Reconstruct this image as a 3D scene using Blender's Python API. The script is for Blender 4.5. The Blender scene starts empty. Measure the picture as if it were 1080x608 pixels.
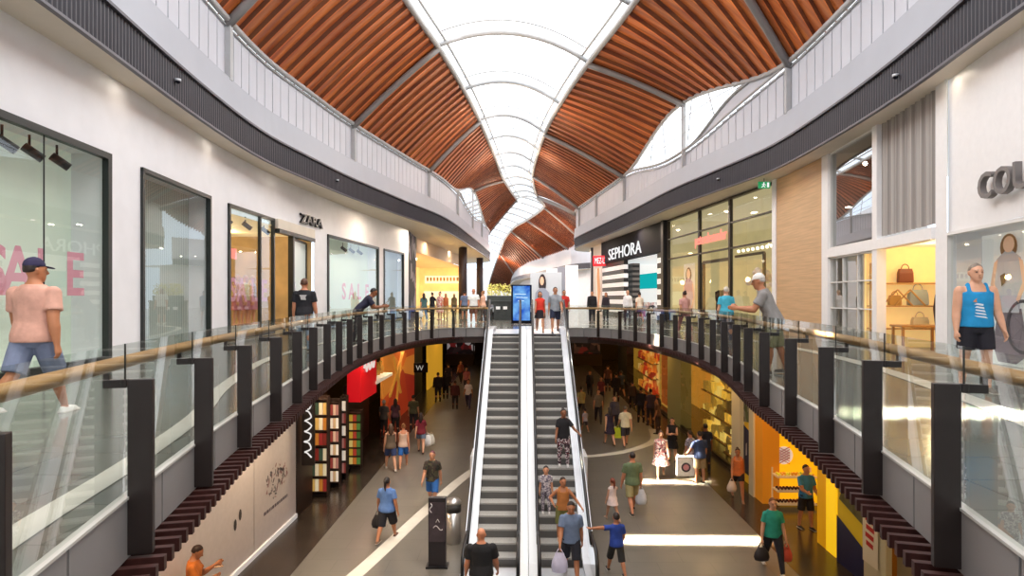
import bpy, math, random
from mathutils import Vector, Matrix
random.seed(7)
PI = math.pi
C = bpy.context.scene.collection
F, HOR, EYE = 645.0, 315.0, 1.28
YAW = math.atan(11.6/645.0)
CA, SA = math.cos(YAW), math.sin(YAW)
LOW = -4.9          # lower floor level
SOF = 5.6           # underside of the upper ring
ROOF = 8.85         # top of the ring parapet
SKY = 12.0          # skylight edge

def R(d): return math.radians(d)
def cam2w(xc, d): return (xc*CA - d*SA, xc*SA + d*CA)
def at(px, py, z):
    s = (HOR-py)/(z-EYE); d = F/s
    return cam2w((px-540)/s, d)
def atd(px, d): return cam2w((px-540)*d/F, d)
def pxof(x, y):
    xc = x*CA + y*SA; d = -x*SA + y*CA
    return 540 + F*xc/d

# ------------------------------------------------------------ materials
def lin(c):
    if isinstance(c, str):
        c = c.lstrip('#'); c = [int(c[i:i+2], 16)/255 for i in (0, 2, 4)]
    return tuple((v/12.92 if v <= .04045 else ((v+.055)/1.055)**2.4) for v in c) + (1.0,)
MC = {}
def mat(name, col, rough=.5, metal=0., noise=0., nscale=8., bump=0., bscale=40., emis=0., spec=.5, stretch=(1, 1, 1)):
    if name in MC: return MC[name]
    m = bpy.data.materials.new(name); m.use_nodes = True
    nt = m.node_tree; b = nt.nodes['Principled BSDF']
    c = lin(col)
    b.inputs['Base Color'].default_value = c
    b.inputs['Roughness'].default_value = rough
    b.inputs['Metallic'].default_value = metal
    b.inputs['Specular IOR Level'].default_value = spec
    if emis:
        b.inputs['Emission Color'].default_value = c; b.inputs['Emission Strength'].default_value = emis
    if noise or bump:
        tc = nt.nodes.new('ShaderNodeTexCoord'); mp = nt.nodes.new('ShaderNodeMapping')
        mp.inputs['Scale'].default_value = stretch
        nt.links.new(tc.outputs['Object'], mp.inputs[0])
    if noise:
        n = nt.nodes.new('ShaderNodeTexNoise'); n.inputs['Scale'].default_value = nscale; n.inputs['Detail'].default_value = 4
        nt.links.new(mp.outputs[0], n.inputs['Vector'])
        r = nt.nodes.new('ShaderNodeValToRGB')
        r.color_ramp.elements[0].position = .3; r.color_ramp.elements[1].position = .7
        r.color_ramp.elements[0].color = tuple(v*(1-noise) for v in c[:3]) + (1,)
        r.color_ramp.elements[1].color = tuple(min(1, v*(1+noise)) for v in c[:3]) + (1,)
        nt.links.new(n.outputs['Fac'], r.inputs[0]); nt.links.new(r.outputs[0], b.inputs['Base Color'])
    if bump:
        n2 = nt.nodes.new('ShaderNodeTexNoise'); n2.inputs['Scale'].default_value = bscale; n2.inputs['Detail'].default_value = 3
        nt.links.new(mp.outputs[0], n2.inputs['Vector'])
        bp = nt.nodes.new('ShaderNodeBump'); bp.inputs['Strength'].default_value = bump; bp.inputs['Distance'].default_value = .02
        nt.links.new(n2.outputs['Fac'], bp.inputs['Height']); nt.links.new(bp.outputs[0], b.inputs['Normal'])
    MC[name] = m
    return m
def emat(name, col, s):
    if name in MC: return MC[name]
    m = bpy.data.materials.new(name); m.use_nodes = True; nt = m.node_tree
    nt.nodes.remove(nt.nodes['Principled BSDF'])
    e = nt.nodes.new('ShaderNodeEmission'); e.inputs[0].default_value = lin(col); e.inputs[1].default_value = s
    nt.links.new(e.outputs[0], nt.nodes['Material Output'].inputs[0]); MC[name] = m
    return m
def glassmat(name, tint, r0=.08, gain=.9, power=4.0, rough=0.):
    if name in MC: return MC[name]
    m = bpy.data.materials.new(name); m.use_nodes = True; nt = m.node_tree
    nt.nodes.remove(nt.nodes['Principled BSDF'])
    t = nt.nodes.new('ShaderNodeBsdfTransparent'); t.inputs[0].default_value = lin(tint)
    g = nt.nodes.new('ShaderNodeBsdfGlossy'); g.inputs['Roughness'].default_value = rough
    lw = nt.nodes.new('ShaderNodeLayerWeight'); lw.inputs[0].default_value = .5
    p = nt.nodes.new('ShaderNodeMath'); p.operation = 'POWER'; p.inputs[1].default_value = power
    a = nt.nodes.new('ShaderNodeMath'); a.operation = 'MULTIPLY_ADD'; a.inputs[1].default_value = gain; a.inputs[2].default_value = r0; a.use_clamp = True
    mx = nt.nodes.new('ShaderNodeMixShader')
    nt.links.new(lw.outputs['Facing'], p.inputs[0]); nt.links.new(p.outputs[0], a.inputs[0]); nt.links.new(a.outputs[0], mx.inputs[0])
    nt.links.new(t.outputs[0], mx.inputs[1]); nt.links.new(g.outputs[0], mx.inputs[2])
    nt.links.new(mx.outputs[0], nt.nodes['Material Output'].inputs[0]); MC[name] = m
    return m
def stripemat(name, c1, c2, scale, axis='X', rough=.6, sharp=True, emis=0., coord='Object', distort=0.):
    if name in MC: return MC[name]
    m = mat(name, c1, rough); nt = m.node_tree; b = nt.nodes['Principled BSDF']
    tc = nt.nodes.new('ShaderNodeTexCoord'); w = nt.nodes.new('ShaderNodeTexWave')
    w.bands_direction = axis; w.inputs['Scale'].default_value = scale; w.inputs['Distortion'].default_value = distort
    w.inputs['Detail Scale'].default_value = 2
    r = nt.nodes.new('ShaderNodeValToRGB'); r.color_ramp.elements[0].color = lin(c1); r.color_ramp.elements[1].color = lin(c2)
    if sharp: r.color_ramp.elements[0].position = .48; r.color_ramp.elements[1].position = .52
    nt.links.new(tc.outputs[coord], w.inputs['Vector']); nt.links.new(w.outputs['Fac'], r.inputs[0]); nt.links.new(r.outputs[0], b.inputs['Base Color'])
    if emis:
        nt.links.new(r.outputs[0], b.inputs['Emission Color']); b.inputs['Emission Strength'].default_value = emis
    return m
def spotmat(name, cols, scale, rough=.7, emis=0., stretch=(1, 1, 1)):
    """patches of several colours (printed cloth, packed shelves)"""
    if name in MC: return MC[name]
    m = mat(name, cols[0], rough); nt = m.node_tree; b = nt.nodes['Principled BSDF']
    tc = nt.nodes.new('ShaderNodeTexCoord'); mp = nt.nodes.new('ShaderNodeMapping'); mp.inputs['Scale'].default_value = stretch
    v = nt.nodes.new('ShaderNodeTexVoronoi'); v.inputs['Scale'].default_value = scale
    sp = nt.nodes.new('ShaderNodeSeparateColor')
    r = nt.nodes.new('ShaderNodeValToRGB'); r.color_ramp.interpolation = 'CONSTANT'
    els = r.color_ramp.elements
    els[0].color = lin(cols[0]); els[0].position = 0
    els[1].color = lin(cols[1]); els[1].position = 1/len(cols)
    for i, c in enumerate(cols[2:], 2):
        e = els.new(i/len(cols)); e.color = lin(c)
    nt.links.new(tc.outputs['Object'], mp.inputs[0]); nt.links.new(mp.outputs[0], v.inputs['Vector'])
    nt.links.new(v.outputs['Color'], sp.inputs[0]); nt.links.new(sp.outputs[0], r.inputs[0]); nt.links.new(r.outputs[0], b.inputs['Base Color'])
    if emis:
        nt.links.new(r.outputs[0], b.inputs['Emission Color']); b.inputs['Emission Strength'].default_value = emis
    return m
def floormat(name, c1, c2, mortar, scale, rough, bw=1., bh=.5, msize=.006, noise=.12):
    if name in MC: return MC[name]
    m = mat(name, c1, rough); nt = m.node_tree; b = nt.nodes['Principled BSDF']
    tc = nt.nodes.new('ShaderNodeTexCoord'); br = nt.nodes.new('ShaderNodeTexBrick')
    br.inputs['Color1'].default_value = lin(c1); br.inputs['Color2'].default_value = lin(c2); br.inputs['Mortar'].default_value = lin(mortar)
    br.inputs['Scale'].default_value = scale; br.inputs['Mortar Size'].default_value = msize
    br.inputs['Brick Width'].default_value = bw; br.inputs['Row Height'].default_value = bh
    nt.links.new(tc.outputs['Object'], br.inputs['Vector'])
    n = nt.nodes.new('ShaderNodeTexNoise'); n.inputs['Scale'].default_value = 1.2; n.inputs['Detail'].default_value = 6
    nt.links.new(tc.outputs['Object'], n.inputs['Vector'])
    mx = nt.nodes.new('ShaderNodeMix'); mx.data_type = 'RGBA'; mx.blend_type = 'MULTIPLY'; mx.inputs[0].default_value = 1
    r = nt.nodes.new('ShaderNodeValToRGB'); r.color_ramp.elements[0].color = (1-noise*2,)*3 + (1,); r.color_ramp.elements[1].color = (1, 1, 1, 1)
    nt.links.new(n.outputs['Fac'], r.inputs[0])
    nt.links.new(br.outputs['Color'], mx.inputs[6]); nt.links.new(r.outputs[0], mx.inputs[7]); nt.links.new(mx.outputs[2], b.inputs['Base Color'])
    return m

# ------------------------------------------------------------ mesh builder
class MB:
    def __init__(self): self.v = []; self.f = []
    def quad(self, a, b, c, d):
        n = len(self.v); self.v += [tuple(a), tuple(b), tuple(c), tuple(d)]; self.f.append((n, n+1, n+2, n+3)); return self
    def poly(self, pts):
        n = len(self.v); self.v += [tuple(p) for p in pts]; self.f.append(tuple(range(n, n+len(pts)))); return self
    def box(self, c, s, rz=0., m=None):
        n = len(self.v); cx, cy, cz = c; sx, sy, sz = (v/2 for v in s); k, q = math.cos(rz), math.sin(rz)
        for dz in (-sz, sz):
            for dx, dy in ((-sx, -sy), (sx, -sy), (sx, sy), (-sx, sy)):
                p = (cx+dx*k-dy*q, cy+dx*q+dy*k, cz+dz)
                self.v.append(tuple(m @ Vector(p)) if m else p)
        self.f += [tuple(n+i for i in q_) for q_ in ((3, 2, 1, 0), (4, 5, 6, 7), (0, 1, 5, 4), (1, 2, 6, 5), (2, 3, 7, 6), (3, 0, 4, 7))]
        return self
    def beam(self, a, b, w, h, up=(0, 0, 1)):
        a, b = Vector(a), Vector(b); d = (b-a).normalized(); u = Vector(up); x = d.cross(u)
        if x.length < 1e-5: x = Vector((1, 0, 0))
        x.normalize(); u = x.cross(d).normalized(); n = len(self.v)
        for p in (a, b):
            for i, j in ((-1, -1), (1, -1), (1, 1), (-1, 1)):
                self.v.append(tuple(p + x*(i*w/2) + u*(j*h/2)))
        self.f += [tuple(n+i for i in q_) for q_ in ((3, 2, 1, 0), (4, 5, 6, 7), (0, 1, 5, 4), (1, 2, 6, 5), (2, 3, 7, 6), (3, 0, 4, 7))]
        return self
    def loft(self, rings, cap=True, closed=True):
        n0 = len(self.v); k = len(rings[0])
        for r in rings: self.v += [tuple(p) for p in r]
        for i in range(len(rings)-1):
            for j in range(k if closed else k-1):
                a = n0+i*k+j; b = n0+i*k+(j+1) % k
                self.f.append((a, b, b+k, a+k))
        if cap and closed:
            self.f.append(tuple(n0+j for j in reversed(range(k)))); self.f.append(tuple(n0+(len(rings)-1)*k+j for j in range(k)))
        return self
    def tube(self, pts, r, n=8, rr=None):
        pts = [Vector(p) for p in pts]; rings = []; px = None
        for i, p in enumerate(pts):
            t = (pts[min(i+1, len(pts)-1)] - pts[max(i-1, 0)]).normalized()
            if px is None:
                px = t.orthogonal().normalized()
            else:
                px = (px - t*px.dot(t)); px = px.normalized() if px.length > 1e-6 else t.orthogonal().normalized()
            py = t.cross(px); q = rr[i] if rr else r
            rings.append([p + px*(q*math.cos(2*PI*j/n)) + py*(q*math.sin(2*PI*j/n)) for j in range(n)])
        return self.loft(rings)
    def sphere(self, c, r, n=10, m=7, sc=(1, 1, 1)):
        c = Vector(c); rings = []
        for i in range(1, m):
            a = PI*i/m
            rings.append([c + Vector((r*sc[0]*math.sin(a)*math.cos(2*PI*j/n), r*sc[1]*math.sin(a)*math.sin(2*PI*j/n), -r*sc[2]*math.cos(a))) for j in range(n)])
        n0 = len(self.v); self.loft(rings, cap=False)
        b = len(self.v); self.v += [tuple(c-Vector((0, 0, r*sc[2]))), tuple(c+Vector((0, 0, r*sc[2])))]
        for j in range(n):
            self.f.append((b, n0+(j+1) % n, n0+j)); self.f.append((b+1, n0+(m-2)*n+j, n0+(m-2)*n+(j+1) % n))
        return self
    def capsule(self, pts, rad, n=10):
        for i in range(len(pts)-1):
            a, b = Vector(pts[i]), Vector(pts[i+1])
            if (b-a).length < 1e-5: continue
            self.tube([a, b], 0, n, [rad[i], rad[i+1]])
        for p, r in zip(pts, rad): self.sphere(p, r, n, 6)
        return self
    def lathe(self, c, prof, n=20):
        self.loft([[(c[0]+r*math.cos(2*PI*j/n), c[1]+r*math.sin(2*PI*j/n), c[2]+z) for j in range(n)] for r, z in prof]); return self
    def build(self, name, m, parent=None, smooth=False, bevel=0., loc=None, mats=None):
        me = bpy.data.meshes.new(name); me.from_pydata(self.v, [], self.f); me.update()
        me.materials.append(m)
        if smooth: me.polygons.foreach_set('use_smooth', [True]*len(me.polygons))
        o = bpy.data.objects.new(name, me); C.objects.link(o)
        if parent: o.parent = parent
        if loc: o.location = loc
        if bevel:
            b = o.modifiers.new('bevel', 'BEVEL'); b.width = bevel; b.segments = 2; b.limit_method = 'ANGLE'
        return o
def tag(o, label=None, cat=None, group=None, kind=None):
    if label: o['label'] = label
    if cat: o['category'] = cat
    if group: o['group'] = group
    if kind: o['kind'] = kind
    return o
def thing(name, loc, label, cat, group=None, rz=0.):
    o = bpy.data.objects.new(name, None); C.objects.link(o); o.location = loc; o.rotation_euler = (0, 0, rz); o.empty_display_size = .2
    return tag(o, label, cat, group)
def struct(o): o['kind'] = 'structure'; return o
def text(name, s, m, X, Z, pos, width=None, height=None, ext=.01, parent=None, align='CENTER', bold=0.):
    """lettering as a mesh; X = reading direction, Z = direction it faces"""
    cu = bpy.data.curves.new(name, 'FONT'); cu.body = s; cu.align_x = align; cu.align_y = 'CENTER'; cu.extrude = .01; cu.offset = bold
    cu.resolution_u = 3
    t = bpy.data.objects.new('tmp', cu); C.objects.link(t)
    me = bpy.data.meshes.new_from_object(t.evaluated_get(bpy.context.evaluated_depsgraph_get()))
    bpy.data.objects.remove(t); bpy.data.curves.remove(cu)
    xs = [v.co.x for v in me.vertices]; ys = [v.co.y for v in me.vertices]
    w0, h0 = max(xs)-min(xs), max(ys)-min(ys)
    sx = width/w0 if width else None; sy = height/h0 if height else None
    sx = sx or sy; sy = sy or sx
    X, Z = Vector(X).normalized(), Vector(Z).normalized(); Y = Z.cross(X)
    ym = (max(ys)+min(ys))/2; P = Vector(pos)
    for v in me.vertices:
        q = P + X*(v.co.x*sx) + Y*((v.co.y-ym)*sy) + Z*(v.co.z/.01*ext)
        v.co = q
    me.name = name; me.materials.clear(); me.materials.append(m)
    o = bpy.data.objects.new(name, me); C.objects.link(o)
    if parent:
        o.parent = parent; o.matrix_parent_inverse = parent.matrix_basis.inverted()
    return o

# ------------------------------------------------------------ curves
def catmull(pts, sub=8):
    pts = [Vector((p[0], p[1], 0)) for p in pts]; out = []
    for i in range(len(pts)-1):
        p0, p1, p2, p3 = pts[max(i-1, 0)], pts[i], pts[i+1], pts[min(i+2, len(pts)-1)]
        for k in range(sub):
            t = k/sub
            out.append(.5*((2*p1) + (p2-p0)*t + (2*p0-5*p1+4*p2-p3)*t*t + (3*p1-p0-3*p2+p3)*t**3))
    out.append(pts[-1]); return out
class Path:
    def __init__(self, pts, side):
        self.p = catmull(pts); self.side = side      # side: +1 / -1, the way 'out' (to the shops) points
        self.s = [0.]
        for a, b in zip(self.p, self.p[1:]): self.s.append(self.s[-1] + (b-a).length)
        self.len = self.s[-1]
    def at(self, s):
        s = min(max(s, 0), self.len-1e-6); i = 0; lo, hi = 0, len(self.s)-1
        while hi-lo > 1:
            mid = (lo+hi)//2
            if self.s[mid] <= s: lo = mid
            else: hi = mid
        a, b = self.p[lo], self.p[lo+1]; t = (s-self.s[lo])/max(1e-9, self.s[lo+1]-self.s[lo])
        d = (b-a).normalized(); n = Vector((-d.y, d.x, 0))*self.side
        return a+(b-a)*t, d, n
    def off(self, s, o, z):
        p, d, n = self.at(s); q = p+n*o; return Vector((q.x, q.y, z))
    def find_y(self, y):
        for i in range(len(self.p)-1):
            if self.p[i].y <= y <= self.p[i+1].y:
                return self.s[i] + (self.s[i+1]-self.s[i])*(y-self.p[i].y)/max(1e-9, self.p[i+1].y-self.p[i].y)
        return self.len if y > self.p[-1].y else 0.
    def x(self, y): return self.at(self.find_y(y))[0].x
    def find_px(self, px, lo=5., hi=60.):
        f = lambda y: pxof(self.x(y), y)-px
        a, b = lo, hi; fa = f(a)
        for _ in range(50):
            m_ = (a+b)/2
            if (f(m_) > 0) == (fa > 0): a = m_
            else: b = m_
        return a
    def samples(self, s0, s1, step):
        n = max(1, int(math.ceil((s1-s0)/step))); return [s0+(s1-s0)*i/n for i in range(n+1)]
    def ribbon(self, mb, s0, s1, z0, z1, o0=0., o1=None, step=.5):
        o1 = o0 if o1 is None else o1; ss = self.samples(s0, s1, step)
        for a, b in zip(ss, ss[1:]):
            mb.quad(self.off(a, o0, z0), self.off(b, o0, z0), self.off(b, o1, z1), self.off(a, o1, z1))
        return mb
    def bar(self, mb, s0, s1, z0, z1, o0, o1, step=.5):
        ss = self.samples(s0, s1, step)
        mb.loft([[self.off(s, o0, z0), self.off(s, o1, z0), self.off(s, o1, z1), self.off(s, o0, z1)] for s in ss]); return mb

def shift(pts, side, o):
    p = Path(pts, side); out = []
    for i, q in enumerate(pts):
        s = min(range(len(p.p)), key=lambda k: (p.p[k].x-q[0])**2+(p.p[k].y-q[1])**2); n = p.at(p.s[s])[2]; out.append((q[0]+n.x*o, q[1]+n.y*o*(.3 if i > len(pts)-4 else 1)))
    return out
VL = Path(shift([(-1.12, -1), (-1.6, 1), (-1.93, 2.3), (-2.29, 3.73), (-2.6, 5.05), (-2.85, 6.25), (-3.15, 8.1), (-3.6, 10.8), (-4.0, 13.8), (-4.25, 16.5), (-4.27, 19), (-4.1, 21.5), (-3.7, 23.7), (-3.1, 25), (-2.4, 25.5), (-1.45, 25.6)], 1, .16), 1)
VR = Path(shift([(1.25, -1), (1.75, 1), (2.06, 2.3), (2.41, 3.62), (2.78, 5.15), (3.05, 6.4), (3.3, 7.9), (3.55, 9.5), (4.1, 12.3), (4.5, 15.5), (4.56, 18), (4.4, 20.4), (4.1, 22.6), (3.6, 24.3), (2.9, 25.3), (2.3, 25.55), (1.72, 25.6)], -1, .16), -1)
RL = Path([(-5.4, -4), (-6.3, 3), (-7.0, 8.85), (-7.75, 14.5), (-8.05, 18.8), (-7.75, 22.5), (-7.3, 26.3), (-6.2, 32.5), (-4.97, 39.3), (-4.37, 49.8), (-3.9, 62), (-3.75, 69.7), (-4.6, 73), (-8, 75.5), (-14, 76)], 1)
RR = Path([(5.4, -4), (6.6, 3), (7.35, 9), (8.0, 13), (8.35, 17), (8.4, 20.9), (7.75, 25), (7.0, 29.5), (6.25, 37), (5.3, 45), (4.6, 51), (4.5, 53.5), (5.2, 56), (8, 57.5), (13, 58)], -1)
WL = Path([(-6.3, -4), (-7.3, 4), (-7.8, 9), (-8.05, 12), (-8.35, 14.5), (-8.65, 17.5), (-8.75, 20.5), (-8.65, 24.5), (-8.4, 28), (-7.9, 33.4), (-7.35, 37.8), (-7.25, 38.6)], 1)
WR = Path([(6.3, -4), (7.2, 5), (7.92, 9.7), (8.6, 13.3), (9.1, 17.1), (9.25, 20), (9.23, 23), (8.75, 28), (8.0, 33.6), (7.1, 41), (6.2, 48), (5.9, 51.5)], -1)
SL = Path([(-5.2, -4), (-5.2, 8), (-4.95, 15), (-4.13, 22), (-3.58, 25.8), (-3.05, 30.7), (-2.6, 36.6), (-2.1, 46), (-1.7, 55), (-.68, 65.8)], 1)
SR = Path([(5.2, -4), (5.2, 8), (4.95, 15), (4.0, 22), (2.93, 27.7), (2.1, 33), (1.4, 39.5), (.85, 51), (1.05, 58), (1.55, 64), (2.5, 71)], -1)

def uray(px, Q, o=0., hi=60.):
    """distance along a front, at depth o, of the point seen at px"""
    f = lambda u: (lambda q: pxof(q.x, q.y))(Q(u, 0, o)) - px
    lo = -1.; fa = f(lo)
    for _ in range(50):
        m_ = (lo+hi)/2
        if (f(m_) > 0) == (fa > 0): lo = m_
        else: hi = m_
    return lo
# ============================================================ setting
M_white = mat('white_plaster', '#eeedf0', .55, noise=.03, nscale=2)
M_soffit = mat('soffit_cream', '#e4d9c8', .6, noise=.04, nscale=1.5)
M_grey = mat('grey_metal_panel', '#b4b8c1', .45, noise=.03, nscale=1)
M_fascia = mat('fascia_grey', '#8d8987', .4, noise=.05, nscale=2)
M_panel = mat('parapet_panel', '#cbcdd5', .45, noise=.03, nscale=1)
M_dark = mat('dark_ribbed_metal', '#2f2d35', .45, noise=.06, nscale=3)
M_post = mat('bronze_black_post', '#2a2220', .35, noise=.1, nscale=6)
M_steel = mat('roof_steel', '#8b8886', .4, noise=.06, nscale=4)
M_lsteel = mat('roof_steel_light', '#b3b3b3', .4, noise=.05, nscale=4)
M_deck = floormat('deck_stone', '#7b7c76', '#83837b', '#65665f', .8, .14)
M_low = floormat('lower_stone', '#716d66', '#77726a', '#65615a', .8, .3)
M_darktile = floormat('dark_tile', '#3a322d', '#4a4038', '#2b2522', 1.0, .22, bw=1.2, bh=.22, noise=.25)
M_inlay = mat('white_inlay', '#dcd8cc', .25, noise=.05, nscale=3)
M_undr = mat('lower_soffit_brown', '#33231c', .6, noise=.15, nscale=2)
M_fin = mat('timber_fin', '#3b1d19', .45, noise=.25, nscale=3, stretch=(6, 6, 1))
M_glass = glassmat('balustrade_glass', '#eef4f0', .075, .9, 3.6)
M_shopglass = glassmat('shop_glass', '#f4f8f5', .07, .8, 4)
M_skyglass = glassmat('roof_glass', '#ffffff', .02, .3, 4)
M_handrail = mat('oiled_timber_rail', '#b0854f', .35, noise=.25, nscale=4, stretch=(1, 1, 8))

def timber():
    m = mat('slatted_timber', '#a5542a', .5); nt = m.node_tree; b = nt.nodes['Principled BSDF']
    at_ = nt.nodes.new('ShaderNodeVertexColor'); at_.layer_name = 'board_tone_shade'
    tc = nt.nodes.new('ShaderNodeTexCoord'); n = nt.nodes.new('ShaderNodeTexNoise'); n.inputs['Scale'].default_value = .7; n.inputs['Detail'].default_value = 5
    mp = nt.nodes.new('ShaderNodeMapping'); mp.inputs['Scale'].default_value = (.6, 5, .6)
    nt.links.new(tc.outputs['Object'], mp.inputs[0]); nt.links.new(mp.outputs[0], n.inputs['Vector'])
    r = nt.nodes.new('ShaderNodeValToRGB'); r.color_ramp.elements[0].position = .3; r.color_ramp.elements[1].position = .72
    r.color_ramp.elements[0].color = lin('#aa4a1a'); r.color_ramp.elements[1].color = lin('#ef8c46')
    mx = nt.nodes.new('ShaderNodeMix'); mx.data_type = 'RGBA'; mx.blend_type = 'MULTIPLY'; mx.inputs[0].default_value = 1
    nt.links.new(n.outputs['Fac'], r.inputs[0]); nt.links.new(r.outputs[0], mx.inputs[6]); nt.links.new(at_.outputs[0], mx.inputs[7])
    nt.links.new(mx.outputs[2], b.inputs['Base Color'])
    return m
M_timber = timber()

# ---- floors
def deck(name, path, xo):
    mb = MB(); ss = path.samples(0, path.len, .4)
    for a, b in zip(ss, ss[1:]):
        p, q = path.off(a, 0, 0), path.off(b, 0, 0)
        mb.quad(p, q, (xo, q.y, 0), (xo, p.y, 0))
    return mb
mb = deck('floor', VL, -15); m2 = deck('floor', VR, 15)
for f in m2.f: mb.f.append(tuple(i+len(mb.v) for i in f))
mb.v += m2.v
mb.poly([(-15, 25.6, 0), (15, 25.6, 0), (15, 262, 0), (-30, 262, 0), (-15, 76, 0)])
mb.quad((-15, -8, 0), (15, -8, 0), (15, -1, 0), (-15, -1, 0))
struct(mb.build('floor_upper', M_deck))
mb = MB()
for path, xo in ((VL, -15), (VR, 15)):
    ss = path.samples(0, path.len, .5)
    for a, b in zip(ss, ss[1:]):
        p, q = path.off(a, .02, -.58), path.off(b, .02, -.58); mb.quad(p, q, (xo, q.y, -.58), (xo, p.y, -.58))
mb.quad((-15, 25.62, -.58), (15, 25.62, -.58), (15, 70, -.58), (-15, 70, -.58))
mb.quad((-15, -8, -.58), (15, -8, -.58), (15, -1, -.58), (-15, -1, -.58))
mb.quad((-1.45, 25.62, -.58), (1.72, 25.62, -.58), (1.72, 25.62, -.02), (-1.45, 25.62, -.02))
struct(mb.build('ceiling_lower', M_undr))
mb = MB().quad((-15, -8, LOW), (15, -8, LOW), (15, 70, LOW), (-15, 70, LOW)); struct(mb.build('floor_lower', M_low))
for i, (x0, x1) in enumerate(((-9, -5.18), (6.15, 10))):
    struct(MB().quad((x0, -4, LOW+.004), (x1, -4, LOW+.004), (x1, 66, LOW+.004), (x0, 66, LOW+.004)).build('floor_border_' + 'left right'.split()[i], M_darktile))
def inlay(n, pts, w, z):
    p = Path(pts, 1); mb = MB()
    for a, b in zip(*(lambda s: (s, s[1:]))(p.samples(0, p.len, .4))):
        mb.quad(p.off(a, -w/2, z), p.off(b, -w/2, z), p.off(b, w/2, z), p.off(a, w/2, z))
    struct(mb.build('trim_%d' % n, M_inlay))
inlay(1, [(-4.9, 9.5), (-4.2, 12), (-3.63, 14), (-2.8, 17.9), (-2.0, 21.2), (-1.2, 22.9), (.5, 23.7), (2.35, 23.9), (3.8, 24.5), (5.0, 25.6), (5.77, 26.9), (6.1, 29)], .36, LOW+.008)
inlay(2, [(-2.3, 1.6), (-2.75, 3.3), (-3.02, 4.6), (-3.55, 6.6), (-4.4, 9), (-5.4, 13), (-5.7, 18), (-5.5, 23), (-4.6, 27.5), (-3, 30)], .2, .006)
inlay(3, [(3.6, 1.2), (4.6, 4.6), (5.7, 8), (6.7, 12.5), (7.0, 17), (6.6, 23), (5.2, 27.5), (3, 30)], .3, .006)

# ---- slab edge, fascia, fins
n = 4
for path, sd in ((VL, 'left'), (VR, 'right')):
    mb = MB(); L = path.len
    k = 0; s = 0
    while s < L:
        e = min(s+1.37, L); path.bar(mb, s+.008, e-.008, -.32, .045, -.02, .03, .32); s += 1.38
    struct(mb.build('fascia_' + sd + '_trim', M_fascia))
    mb = MB(); path.bar(mb, 0, L, .045, .062, -.03, .03, .4); struct(mb.build('trim_%d' % n, mat('fascia_cap', '#c9c6bf', .3))); n += 1
    mb = MB(); path.ribbon(mb, 0, L, -.58, -.3, .03); struct(mb.build('trim_%d' % n, M_undr)); n += 1
    mb = MB(); s = .1
    while s < L-1.0:
        p, d, nn = path.at(s); c = p + nn*.04
        mb.box((c.x, c.y, -.365), (.54, .05, .09), math.atan2(nn.y, nn.x)); s += .15
    struct(mb.build('slat_trim_' + sd, M_fin))

def bump(y, c, w, h): return h*math.cos(PI/2*(y-c)/w)**2 if abs(y-c) < w else 0.
def edge_l(y): return ROOF + bump(y, 53, 12, 1.75)
def ptop(y, left): return ROOF - (bump(y, 53, 9, .5) if left else bump(y, 29, 9, .9))
def edge_r(y): return ROOF + bump(y, 28.5, 9.5, 1.35)

# ---- upper ring: soffit, ribbed band, parapet
def ring(path, wall, sd, xo):
    mb = MB(); ss = path.samples(0, path.len, .6)
    for a, b in zip(ss, ss[1:]):
        p, q = path.off(a, 0, SOF), path.off(b, 0, SOF); mb.quad(p, q, (xo, q.y, SOF), (xo, p.y, SOF))
    struct(mb.build('ceiling_' + sd, M_soffit))
    mb = MB(); path.bar(mb, 0, path.len, SOF-.03, SOF+.004, 1.0, 1.03); mb2 = MB()
    ss = path.samples(0, path.len, .03)
    mb2.loft([[path.off(s, .03*((i//2) % 2), SOF), path.off(s, .03*((i//2) % 2), SOF+.82)] for i, s in enumerate(ss)], cap=False, closed=False)
    struct(mb2.build('trim_ribbed_' + sd, M_dark))
    mb = MB(); path.bar(mb, 0, path.len, SOF-.02, SOF+.03, -.03, .06); path.bar(mb, 0, path.len, SOF+.8, SOF+.86, -.06, .06)
    struct(mb.build('trim_band_edge_' + sd, mat('band_edge', '#55525a', .4)))
    mb = MB(); path.ribbon(mb, 0, path.len, SOF+.83, SOF+1.62, -.05, .0); struct(mb.build('trim_bulkhead_' + sd, M_grey))
    mb = MB(); path.bar(mb, 0, path.len, SOF+1.6, SOF+1.66, .0, .2)
    struct(mb.build('trim_ledge_' + sd, M_grey))
    t = thing('parapet', path.off(path.len/2, .1, SOF+1.62), 'pale grey upper parapet of upright metal sheets on the %s ring, under the timber roof' % sd, 'parapet')
    L0 = t.location
    left = path is RL; mb = MB(); m2 = MB(); s = .3
    while s < path.len-.8:
        z = ptop(path.off(s+.25, 0, 0).y, left)
        path.bar(mb, s+.016, s+.52, SOF+1.64, z-.06, .14, .17, .6); s += .55
    ss = path.samples(.3, path.len-.8, .55)
    m2.loft([[path.off(q, .2, SOF+1.62), path.off(q, .2, ptop(path.off(q, 0, 0).y, left)-.05)] for q in ss], cap=False, closed=False)
    for m_ in (mb, m2): m_.v = [tuple(Vector(v)-L0) for v in m_.v]
    mb.build('cladding', M_panel, t); m2.build('seam_backing', mat('seam_grey', '#6d6f76', .6), t)
    mb = MB(); ss = path.samples(0, path.len, .5)
    mb.tube([path.off(q, .08, ptop(path.off(q, 0, 0).y, left)) - L0 for q in ss], .05); mb.tube([path.off(q, .1, ptop(path.off(q, 0, 0).y, left)-.16) - L0 for q in ss], .022, 6)
    mb.build('top_rail', M_lsteel, t, True)
    return t
PL = ring(RL, WL, 'left', -15); PR = ring(RR, WR, 'right', 15)
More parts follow.
